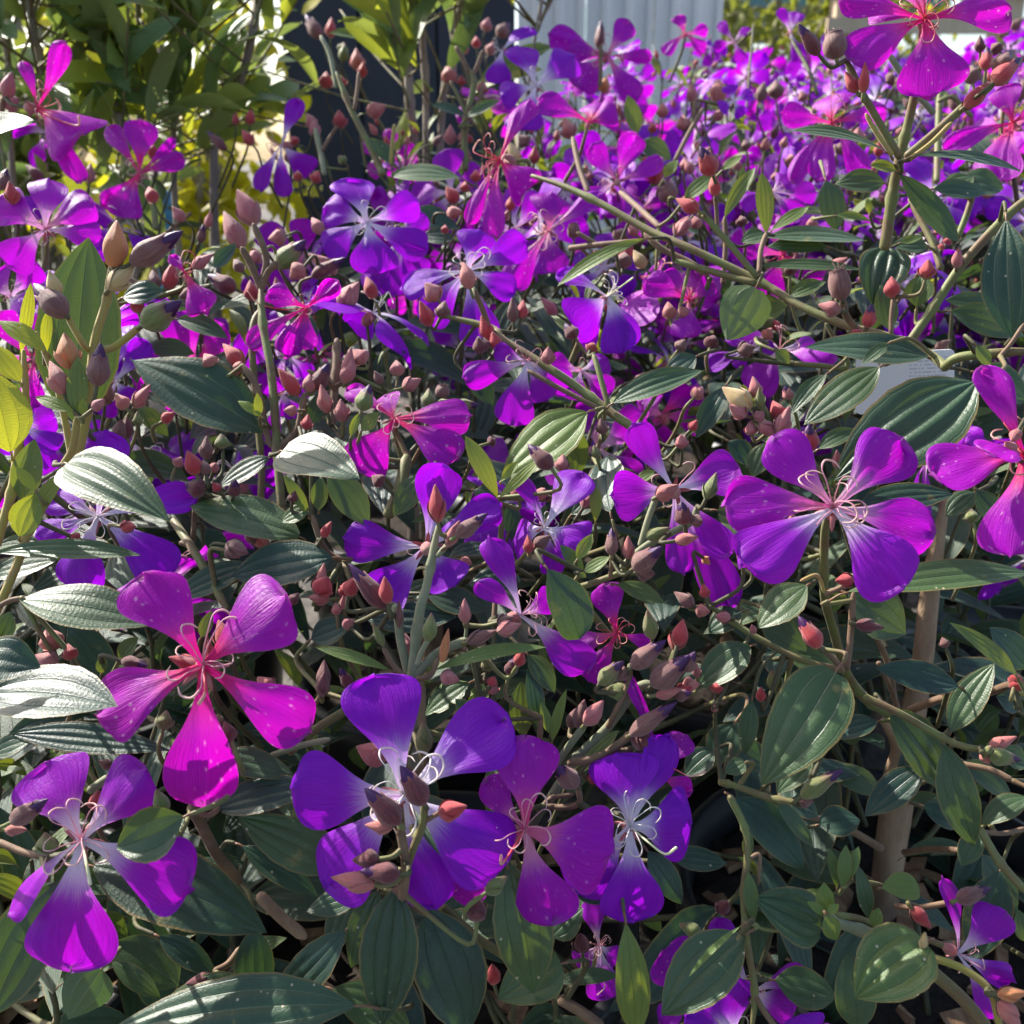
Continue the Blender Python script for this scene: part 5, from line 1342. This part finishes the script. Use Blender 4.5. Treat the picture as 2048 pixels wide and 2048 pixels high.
def shoot(pl, tip, length, nodes, lsize, bloom, nbud, simple=False, tonetop=.5, lkey='glory'):
    out = Vector((tip.x - pl['x'], tip.y - pl['y'], 0)) 
    up = (Vector((0, 0, 1)) + out * 2.0 + rdir() * .35).normalized()
    bend = (Vector((0, 0, 1)) + out * .6).normalized()
    p0 = tip - up * length * .5 - bend * length * .5
    root = Vector((pl['x'] + out.x * .25, pl['y'] + out.y * .25, max(pl['z'] + .04, min(p0.z - .06, pl['z'] + .30))))
    path = catmull([root, p0, tip - up * length * .5, tip], 5)
    pa = np.array(path)
    mb = MB()
    k0 = 0
    while k0 < len(pa) - 4 and zblocked(pa[k0:k0 + 3], .0): k0 += 1
    pa2 = pa[k0:]
    base = Vector(pa2[0])
    blocked = zblocked(pa2[len(pa2) // 2:], .0)
    if not blocked:
        mb.add(tube(pa2 - pa2[0], np.linspace(.0021, .0010, len(pa2)), 6))
    ax = up
    e1 = ax.orthogonal().normalized(); ph = R.uniform(0, 6.28)
    n_put = 0
    for k in range(nodes):
        t = k / max(nodes - 1, 1)
        idx = (len(pa) - 1) * (.35 + .65 * t) 
        P = Vector(pa[min(int(idx), len(pa) - 1)])
        a = ph + (k % 2) * math.pi / 2 + R.uniform(-.3, .3)
        for s in (0, math.pi):
            e = (Matrix.Rotation(a + s, 3, ax) @ e1)
            L = lsize * (1 - .62 * t ** 1.6) * R.uniform(.75, 1.2)
            y = (e + ax * (.15 + .9 * t) + Vector((0, 0, -.35 * (1 - t))) + rdir() * .25)
            nn = ax * 1.0 - e * .2 + Vector((0, 0, .5)) + vdir(P) * .25
            if put_leaf(pl, lkey if R.random() < .75 else 'lance', P + e * .006, y, nn, L, max(0, R.uniform(-.05, .10) + (tonetop * max(0, t - .65) / .35))): n_put += 1
    # the flower head: a few forked stalks
    nb = 0
    for q in range(nbud):
        d0 = (ax + rdir() * .8).normalized()
        Lq = R.uniform(.018, .05)
        P = tip + d0 * Lq
        big = R.random()
        col = R.choice(BUDCOL)
        w = .0042 + .0045 * big
        if put_bud(pl, P, d0 + ax * .3, w * R.uniform(1.8, 2.4), w, col, R.random() < .3 and col in ('brown', 'red', 'dark', 'green')):
            if not blocked:
                mb.add(tube(np.array(catmull([tip - ax * .012, tip + d0 * Lq * .5 + ax * .004, P + d0 * .001], 3)) - np.array(base), np.linspace(.0012, .0009, 7), 5))
            nb += 1
    for q in range(bloom):
        d0 = (ax * .5 + rdir() * .9 + vdir(tip) * .5 + Vector((0, 0, .2))).normalized()
        P = tip + d0 * R.uniform(.02, .055)
        nn = (vdir(P) * R.uniform(.1, 1.0) + Vector((0, 0, .5)) + SUN_DIR * .3 + rdir() * .8)
        if put_flower(pl, P, nn, R.uniform(.066, .092), .85 * R.random() ** 1.4, simple) and not blocked:
            mb.add(tube(np.array(catmull([tip - ax * .012, tip + d0 * .012, P - nn.normalized() * .006], 3)) - np.array(base), np.linspace(.0013, .0011, 7), 5)); nb += 1
    if mb.V and (n_put > 2 or nb > 1):
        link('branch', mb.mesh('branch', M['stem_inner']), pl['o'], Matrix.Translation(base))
    return n_put

def inframe(p, mg):
    u, v, d = project(p)
    return d > .2 and -mg < u < 2048 + mg and -mg - 150 < v < 2048 + mg

# front and second row
for pl in PLANTS[:7]:
    front = pl.get('front')
    done = 0
    for tries in range(1400):
        if len(pl['leaves']) >= 292: break
        r = .26 * math.sqrt(R.random()); a = R.uniform(0, 6.283)
        x = pl['x'] + r * math.cos(a) * 1.0; y = pl['y'] + r * math.sin(a)
        if y < .33: continue
        zt = float(np.interp(y, _cy, _cz))
        z = zt - (.30 if front else .24) * R.random() ** (.9 if front else 1.5) - .015
        if z < pl['z'] + .02: continue
        tip = Vector((x, y, z))
        if not inframe(tip, 220): continue
        depth_in = zt - z
        bl = (1 if R.random() < (.85 if not front else .18) and depth_in < (.25 if not front else .14) else 0)
        nbud = R.randint(1, 4) if depth_in < .10 and R.random() < (.5 if not front else .15) else 0
        shoot(pl, tip, R.uniform(.10, .18), R.randint(3, 5), R.uniform(.060, .095), bl, nbud, tonetop=R.uniform(.1, .6))
        done += 1
        if done > 240: break
# the mass behind
for i, pl in enumerate(BACK):
    far = pl['y'] > 1.4
    nshoot = 46 if not far else 40
    done = 0
    for tries in range(600):
        if done >= nshoot or len(pl['leaves']) > 285: break
        r = .24 * math.sqrt(R.random()); a = R.uniform(0, 6.283)
        x = pl['x'] + r * math.cos(a); y = pl['y'] + r * math.sin(a) * .95
        zt = float(np.interp(y, _cy, _cz)) + .02 + .05 * math.sin(7 * x + 3 * y) * math.cos(5 * y + 2 * x)
        z = zt - .26 * R.random() ** 1.7
        tip = Vector((x, y, z))
        if not inframe(tip, 120): continue
        shoot(pl, tip, R.uniform(.08, .15), R.randint(2, 4), R.uniform(.065, .095), 1 if R.random() < .72 else 0, R.randint(1, 3), simple=far, tonetop=.4)
        done += 1

# ------------------------------------------------------------------ evergreen shrubs with bare grey stems
GS = 'grey stemmed evergreen shrubs in front of the dark panel'
def evergreen(x, y, label, stems, nl, lim):
    pl = plant(x, y, label, None, kind='shrub')
    for pts, w in stems:
        P3 = [at_y(*px(s), y + R.uniform(-.03, .03)) for s in pts]
        low = Vector((x + (P3[-1].x - x) * .5, y, SOIL - .01))
        dd = project(P3[0])[2]
        rad = w * .3623 / FPX * .5 * dd
        stem(P3 + [low], [rad * .9] * len(P3) + [rad * 1.3], 'bark_grey', pl['o'], name='trunk', sides=10, nodes=3, hero=False)
        # side twigs with their leaves, up the whole stem
        top = P3[0]; 
        for k in range(nl):
            t = R.random() ** .8
            path = catmull(P3, 8); b = Vector(path[int(t * (len(path) - 1))])
            dirv = (rdir() + Vector((0, 0, .7)) + Vector((0, -.35, 0))).normalized()
            ln = R.uniform(.05, .20)
            e = b + dirv * ln
            if zblocked(np.array([e, b + dirv * ln * .5]), -.02): continue
            tb = np.array(catmull([b, b + dirv * ln * .5 + Vector((0, 0, -.004)), e], 3))
            V, F, U = tube(tb - tb[0], np.linspace(.0016, .0010, len(tb)), 5)
            got = 0
            for j in range(R.randint(2, 4)):
                if len(pl['leaves']) >= 298: break
                q = b + dirv * ln * (.45 + .55 * j / 5)
                yv = dirv * .9 + rdir() * .75 + Vector((0, 0, .55))
                got += 1 if put_leaf(pl, 'shrub', q, yv, Vector((0, 0, .8)) + rdir() * .7 + vdir(q) * .3, R.uniform(.065, .105), R.random() ** 3 * .6) else 0
            if got: link('twig', mesh_np('twig', V, F, U, M['stem_green']), pl['o'], Matrix.Translation(b))
    return pl
evergreen(-.66, 1.12, 'tall evergreen shrub of oblong leaves lit through by the sun', [(['A150,-60', 'A190,200', 'A240,700'], 44), (['A540,-60', 'A590,300', 'A650,650', 'A680,1000'], 56), (['A-60,-60', 'A40,300', 'A60,800'], 40)], 17, 1.0)
evergreen(-.42, 1.18, 'evergreen shrub of dark oblong leaves between the sunlit one and the dark panel', [(['A1060,-60', 'A1040,200', 'A1010,560', 'A960,1000'], 40), (['A1430,-60', 'A1380,250', 'A1270,640', 'A1180,900'], 52), (['A760,-60', 'A780,500', 'A790,900'], 36)], 19, 1.0)
evergreen(-.16, 1.26, 'evergreen shrub whose two straight grey stems stand bare before the dark panel', [(['B365,-60', 'B375,300', 'B385,560', 'B420,1080'], 58), (['B450,-40', 'B455,200', 'B475,850'], 44), (['B680,-60', 'B650,160', 'B620,380', 'B560,700'], 46), (['B1200,-60', 'B1110,120', 'B1070,260'], 18)], 14, 1.0)
evergreen(-.86, 1.55, 'evergreen shrub half hidden behind the sunlit evergreen', [(['A330,-60', 'A380,500', 'A400,900'], 34), (['A900,-60', 'A880,500', 'A870,900'], 34)], 16, 1.0)

# ================================================================== ground, pots, wall and what stands behind
def boxv(x0, x1, y0, y1, z0, z1):
    V = [(x0, y0, z0), (x1, y0, z0), (x1, y1, z0), (x0, y1, z0), (x0, y0, z1), (x1, y0, z1), (x1, y1, z1), (x0, y1, z1)]
    F = [(0, 3, 2, 1), (4, 5, 6, 7), (0, 1, 5, 4), (1, 2, 6, 5), (2, 3, 7, 6), (3, 0, 4, 7)]
    return V, F, [(0, 0)] * 8
M['gravel'] = plain_material('gravel_ground', c4(.07, .062, .055), c4(.15, .135, .115), 35, .9, 0, .8, .01, coords='Object')
M['pot'] = plain_material('pot_black', c4(.012, .012, .013), c4(.022, .022, .024), 40, .45, 0, .15, .001)
M['potblue'] = plain_material('pot_blue', c4(.05, .20, .38), c4(.10, .32, .48), 20, .45, 0, .1, .001)
M['soil'] = plain_material('potting_soil', c4(.020, .014, .010), c4(.055, .037, .025), 130, .95, 0, 1.0, .006)
M['chip'] = plain_material('bark_chip', c4(.20, .10, .05), c4(.40, .26, .14), 90, .9, 0, .6, .002, stretch=(1, .3, 1))
M['white'] = plain_material('painted_metal_white', c4(.80, .82, .82), c4(.85, .86, .86), 3, .5, 0, .05, .001)
M['navy'] = plain_material('painted_metal_dark', c4(.010, .014, .026), c4(.018, .022, .036), 4, .5, 0, .05, .001)
M['timber'] = plain_material('pale_timber', c4(.48, .36, .24), c4(.60, .48, .34), 12, .8, 0, .3, .002, stretch=(1, 1, .15))
M['teal'] = plain_material('roof_teal', c4(.09, .19, .22), c4(.13, .25, .28), 4, .5, 0, .05, .001)
me = mesh_np('ground', [(-60, -8, 0), (60, -8, 0), (60, 120, 0), (-60, 120, 0)], [(0, 1, 2, 3)], [(0, 0)] * 4, M['gravel'], False)
thing(link('ground', me), None, None, kind='structure')

def pot(x, y, label, group, r=.125, z=SOIL, chips=0, mat='pot', h=None, collar=True):
    h = z + .03
    o = link('plant_pot', None, None, Matrix.Translation((x, y, 0)))
    thing(o, label, 'pot', group)
    prof = [(0.0, r * .74), (.01, r * .78), (h * .5, r * .88), (h - .03, r * .975), (h - .028, r * 1.05), (h - .004, r * 1.07), (h, r * 1.055), (h, r * 1.0), (h - .03, r * .96), (h - .06, r * .95)]
    b = MB(); b.add(lathe(prof, 40)); V = b.V
    link('pot_shell', b.mesh('pot_shell', M[mat]), o, Matrix.Translation((x, y, 0)))
    rr = random.Random(int(x * 1000) + 77)
    V, F = [], []; n = 20
    for j in range(n + 1):
        for i in range(n + 1):
            a, bq = -1 + 2 * i / n, -1 + 2 * j / n
            rx, ry = a * math.sqrt(1 - bq * bq / 2), bq * math.sqrt(1 - a * a / 2)
            V.append((rx * r * .955, ry * r * .955, rr.uniform(-.005, .005)))
    s = link('soil', mesh_np('soil', V, grid_faces(n, n), [(0, 0)] * len(V), M['soil']), o, Matrix.Translation((x, y, z)))
    for k in range(chips):
        a = rr.uniform(0, 6.28); q = r * .88 * math.sqrt(rr.random()); L = rr.uniform(.006, .017)
        v, f, u = boxv(-L, L, -L * rr.uniform(.25, .55), L * rr.uniform(.25, .5), -.002, .0022)
        v = [(p[0] * rr.uniform(.75, 1.2), p[1] * rr.uniform(.6, 1.2), p[2] * rr.uniform(.6, 1.6)) for p in v]
        mw = Matrix.Translation((x + q * math.cos(a), y + q * math.sin(a), z + .005)) @ Matrix.Rotation(rr.uniform(0, 6.28), 4, 'Z') @ Matrix.Rotation(rr.uniform(-.5, .5), 4, 'X')
        link('bark_chip', mesh_np('bark_chip', v, f, u, M['chip'], False), s, mw)
    return o
pot(P_LEFT['x'], P_LEFT['y'], 'black plastic pot with bark chips on its soil, rim showing below purple bloom', None, chips=110)
pot(P_MID['x'], P_MID['y'], 'black plastic pot hidden under the crowded purple blooms and hanging ribbed leaves', None, chips=30)
pot(P_RIGHT['x'], P_RIGHT['y'], 'black plastic pot with dark soil around the thick tan trunk', None, r=.135, z=SOIL_R, chips=45)
for p in PLANTS[3:7]: pot(p['x'], p['y'], 'black plastic pot under the shrubs behind the trunked one', 'pots of the second row of shrubs')
for p in BACK: pot(p['x'], p['y'], 'black plastic pot under the flower mass below the white wall', 'pots under the flower mass')
for p in PLANTS:
    if p['kind'] == 'shrub': pot(p['x'], p['y'], 'black plastic pot holding a grey stemmed evergreen shrub', 'pots of the evergreen shrubs')
# trunks of the grown plants
for p in GLORY:
    if p is P_RIGHT: continue
    b = Vector((p['x'], p['y'], p['z'] - .01)); zt = float(np.interp(p['y'], _cy, _cz))
    top = Vector((p['x'] + R.uniform(-.02, .02), p['y'] + R.uniform(.0, .02), p['z'] + (zt - p['z']) * .6))
    stem([b, (b + top) / 2 + Vector((R.uniform(-.01, .01), 0, 0)), top], [.011, .009, .006], 'bark', p['o'], name='trunk', hero=False, sides=10)

# white barcode label hanging on the stems of the second-row shrub
def tag_material():
    m, nt = nodes_of('label_print'); N = NT(nt)
    uv, x, y = N.uv()
    wh = N.n('ShaderNodeTexWhiteNoise'); wh.noise_dimensions = '1D'
    N.link(N.math('FLOOR', N.math('MULTIPLY', x, 150)), wh.inputs['W'])
    bars = N.math('GREATER_THAN', wh.outputs['Value'], .45)
    def win(v, a, b): return N.math('MULTIPLY', N.math('GREATER_THAN', v, a), N.math('LESS_THAN', v, b))
    code = N.math('MULTIPLY', N.math('MULTIPLY', win(x, .22, .44), win(y, .80, .92)), bars)
    w2 = N.n('ShaderNodeTexWhiteNoise'); w2.noise_dimensions = '2D'
    cx = N.n('ShaderNodeCombineXYZ'); N.link(N.math('FLOOR', N.math('MULTIPLY', x, 70)), cx.inputs[0]); N.link(N.math('FLOOR', N.math('MULTIPLY', y, 34)), cx.inputs[1]); N.link(cx.outputs[0], w2.inputs['Vector'])
    rows = N.math('LESS_THAN', N.math('FRACT', N.math('MULTIPLY', y, 17)), .42)
    txt = N.math('MULTIPLY', N.math('MULTIPLY', rows, N.math('GREATER_THAN', w2.outputs['Value'], .35)), N.math('MULTIPLY', win(x, .55, .92), win(y, .3, .9)))
    col = N.mix(N.math('MULTIPLY', txt, .45), N.mix(N.math('MULTIPLY', code, .85), c4(.80, .80, .82), c4(.04, .04, .05)), c4(.25, .25, .28))
    N.out(N.principled(col, .45)); return m
T0 = at(*px('F1270,235'), .56)
wq, hq, rq = .026, .018, .003
V = []
corners = [(wq - rq, hq - rq, 0), (-wq + rq, hq - rq, 90), (-wq + rq, -hq + rq, 180), (wq - rq, -hq + rq, 270)]
ring = [(cx + rq * math.cos(math.radians(a + k * 18)), cy + rq * math.sin(math.radians(a + k * 18))) for cx, cy, a in corners for k in range(6)]
V = [(x, y, .0004) for x, y in ring] + [(x, y, -.0004) for x, y in ring]; n = len(ring)
F = [tuple(range(n)), tuple(range(2 * n - 1, n - 1, -1))] + [(i, i + n, (i + 1) % n + n, (i + 1) % n) for i in range(n)]
U = [(.5 + x / wq * .5, .5 + y / hq * .5) for x, y in ring] * 2
nv = (vdir(T0) + Vector((0, 0, .15))).normalized()
m3 = frame(Vector((-.12, 0, 1)), nv)
lab = link('plant_label', mesh_np('plant_label', V, F, U, tag_material(), False), None, Matrix.Translation(T0) @ m3.to_4x4())
thing(lab, 'white card plant label with a barcode hanging behind the broad leaf', 'label')

# blue pots far behind the evergreen stems
for s, yy, rr_ in (('A880,1080', 2.3, .035),):
    q = at_y(*px(s), yy)
    pot(q.x, yy, 'pale blue pot glimpsed on the ground behind the evergreen stems', None, r=rr_, z=max(.10, q.z - .02), mat='potblue')

# the building behind: white ribbed wall panels and a dark panel beside them
YW = 5.2
def ribbed(x0, x1, z0, z1, pitch=.15, rib=.022):
    V, F = [], []
    n = int(round((x1 - x0) / pitch)); xs = []
    for k in range(n):
        a = x0 + k * pitch
        xs += [(a, 0), (a + pitch * .62, 0), (a + pitch * .70, -rib), (a + pitch * .92, -rib)]
    xs.append((x1, 0))
    for x, y in xs: V += [(x, y, z0), (x, y, z1)]
    for i in range(len(xs) - 1): F.append((2 * i, 2 * i + 2, 2 * i + 3, 2 * i + 1))
    # thickness
    o = len(V); V += [(x, .03, z) for x, z in ((x0, z0), (x1, z0), (x1, z1), (x0, z1))]; F.append((o, o + 3, o + 2, o + 1))
    return V, F, [(0, 0)] * len(V)
xl = at_y(1036, 60, YW).x; xr = at_y(1446, 60, YW).x
shed = link('garden_shed', None, None, Matrix.Translation((xl, YW, 0)))
thing(shed, 'white ribbed metal shed wall rising above the purple flowers', 'shed')
npan = 3; pw = (xr - xl) / npan
for k in range(npan):
    v, f, u = ribbed(0, pw - .006, 0, 2.6, pitch=(pw - .006) / 3)
    link('wall_panel', mesh_np('wall_panel', v, f, u, M['white'], False), shed, Matrix.Translation((xl + k * pw, YW, 0)))
v, f, u = boxv(-.03, xr - xl + .10, -.10, .5, 2.60, 2.72)
link('roof_edge', mesh_np('roof_edge', v, f, u, M['white'], False), shed, Matrix.Translation((xl, YW, 0)))
v, f, u = boxv(-.02, .0, .035, 2.2, 0, 2.6); 
link('side_wall', mesh_np('side_wall', v, f, u, M['white'], False), shed, Matrix.Translation((xr, YW, 0)))
# dark building block with sheet panels
yd = 3.6
xa = at_y(560, 60, yd).x; xb = at_y(1030, 60, yd).x
dk = link('storage_container', None, None, Matrix.Translation((xa, yd, 0)))
thing(dk, 'dark navy storage container wall behind the bare grey stems', 'container')
npd = 3; pw = (xb - xa) / npd
for k in range(npd):
    b = MB(); b.add(boxv(.004, pw - .004, 0, .05, .05, 2.5))
    link('wall_panel', b.mesh('wall_panel', M['navy'], False), dk, Matrix.Translation((xa + k * pw, yd, 0)))
b = MB(); b.add(boxv(0, xb - xa, .055, 1.3, 0, 2.48)); link('container_body', b.mesh('container_body', M['navy'], False), dk, Matrix.Translation((xa, yd, 0)))
b = MB(); b.add(boxv(-.04, xb - xa + .04, -.03, 1.35, 2.505, 2.6)); link('top_rail', b.mesh('top_rail', M['navy'], False), dk, Matrix.Translation((xa, yd, 0)))

# pale timber frame at the far side
yp = 4.2
p0 = at_y(2010, 40, yp)
pg = link('timber_trellis', None, None, Matrix.Translation((p0.x, yp, 0)))
thing(pg, 'pale timber trellis with horizontal slats beyond the flowers', 'trellis')
for dx in (-.62, 0.0, .62):
    b = MB(); b.add(boxv(-.045, .045, -.045, .045, 0, 2.5)); link('post', b.mesh('post', M['timber'], False), pg, Matrix.Translation((p0.x + dx, yp, 0)))
for k in range(9):
    b = MB(); b.add(boxv(-.70, .70, -.068, -.046, 0, .055)); link('slat', b.mesh('slat', M['timber'], False), pg, Matrix.Translation((p0.x, yp, .30 + k * .13)))
# teal roofed lean-to behind
yt = 9.0
pt = at_y(1560, 6, yt)
rf = link('teal_roof_shelter', None, None, Matrix.Translation((pt.x, yt, 0)))
thing(rf, 'far shelter with a teal roof edge beside the white wall', 'shelter')
v, f, u = boxv(-1.4, 1.4, 0, 3, pt.z - .02, pt.z + .35); link('roof', mesh_np('roof', v, f, u, M['teal'], False), rf, Matrix.Translation((pt.x, yt, 0)))
for dx in (-1.3, 1.3):
    b = MB(); b.add(boxv(-.05, .05, .1, .2, 0, pt.z - .02)); link('post', b.mesh('post', M['timber'], False), rf, Matrix.Translation((pt.x + dx, yt, 0)))

# leafy trees and the yellow shrub behind
M['treeleaf'] = leaf_material('tree_leaf', c4(.05, .09, .02), c4(.11, .14, .035), c4(.50, .42, .02), c4(.14, .16, .05), .5, veins=False)
def crown_plant(name, label, cat, base, rad, height, nleaf, size, tone, trunk_r, seed):
    rr = random.Random(seed)
    o = link(name, None, None, Matrix.Translation(base)); thing(o, label, cat)
    top = Vector(base) + Vector((0, 0, height))
    b = MB()
    b.add(tube(np.array(catmull([base, Vector(base) + Vector((.02, .03, height * .4)), top], 6)) - np.array(base), np.linspace(trunk_r, trunk_r * .3, 13), 8))
    cl = []
    for k in range(26):
        a = rr.uniform(0, 6.28); q = rr.random() ** .5 * rad; zz = rr.uniform(.25, 1.0) * height
        c = np.array([q * math.cos(a) * (1.15 - .5 * zz / height), q * math.sin(a) * (1.15 - .5 * zz / height), zz])
        cl.append(c)
        b.add(tube(np.array(catmull([(0, 0, zz * .5), c * [.5, .5, .8], c], 3)), np.linspace(trunk_r * .35, trunk_r * .1, 7), 5))
    link('trunk', b.mesh('trunk', M['bark_grey']), o, Matrix.Translation(base))
    mb = MB()
    g = leaf_geo(1, .45, 'ovate', 2, 4, arch=.05, pillow=0, petiole=0)
    for k in range(nleaf):
        c = cl[rr.randrange(len(cl))] + np.array([rr.gauss(0, 1), rr.gauss(0, 1), rr.gauss(0, .8)]) * rad * .17
        e = Matrix.Rotation(rr.uniform(0, 6.28), 3, 'Z') @ Matrix.Rotation(rr.uniform(-1.2, 1.2), 3, 'X') @ Matrix.Rotation(rr.uniform(-.8, .8), 3, 'Y')
        mb.add(((g[0] * size * rr.uniform(.7, 1.3)) @ np.array(e).T + c, g[1], g[2]))
    cr = link('crown', mb.mesh('crown', M['treeleaf']), o, Matrix.Translation(base)); cr['kind'] = 'stuff'; cr['tone'] = tone
q = at_y(330, 200, 2.5)
crown_plant('yellow_shrub', 'bright yellow leaved shrub glowing behind the evergreens', 'shrub', Vector((q.x, 2.6, 0)), .30, 1.15, 1300, .07, .95, .02, 1)
for xx, yy, sd in ((-1.42, 3.1, 11), (-1.95, 3.3, 12)):
    crown_plant('green_shrub', 'dense green shrub in the row behind the yellow leaved one', 'shrub', Vector((xx, yy, 0)), .48, 1.55, 3000, .075, .12, .02, sd)
    PLAIN = bpy.context.scene.collection.objects[-1].parent; PLAIN['group'] = 'green shrubs behind the yellow leaved one'
q = at_y(1560, 40, 7.5)
crown_plant('leafy_tree', 'olive leaved tree between the white wall and the trellis', 'tree', Vector((q.x, 7.6, 0)), .9, 2.1, 3000, .11, .25, .05, 2)
q = at_y(1800, 60, 8.5)
crown_plant('leafy_tree', 'thin brownish tree behind the pale timber trellis', 'tree', Vector((q.x, 8.6, 0)), .8, 1.9, 900, .10, .5, .05, 3)
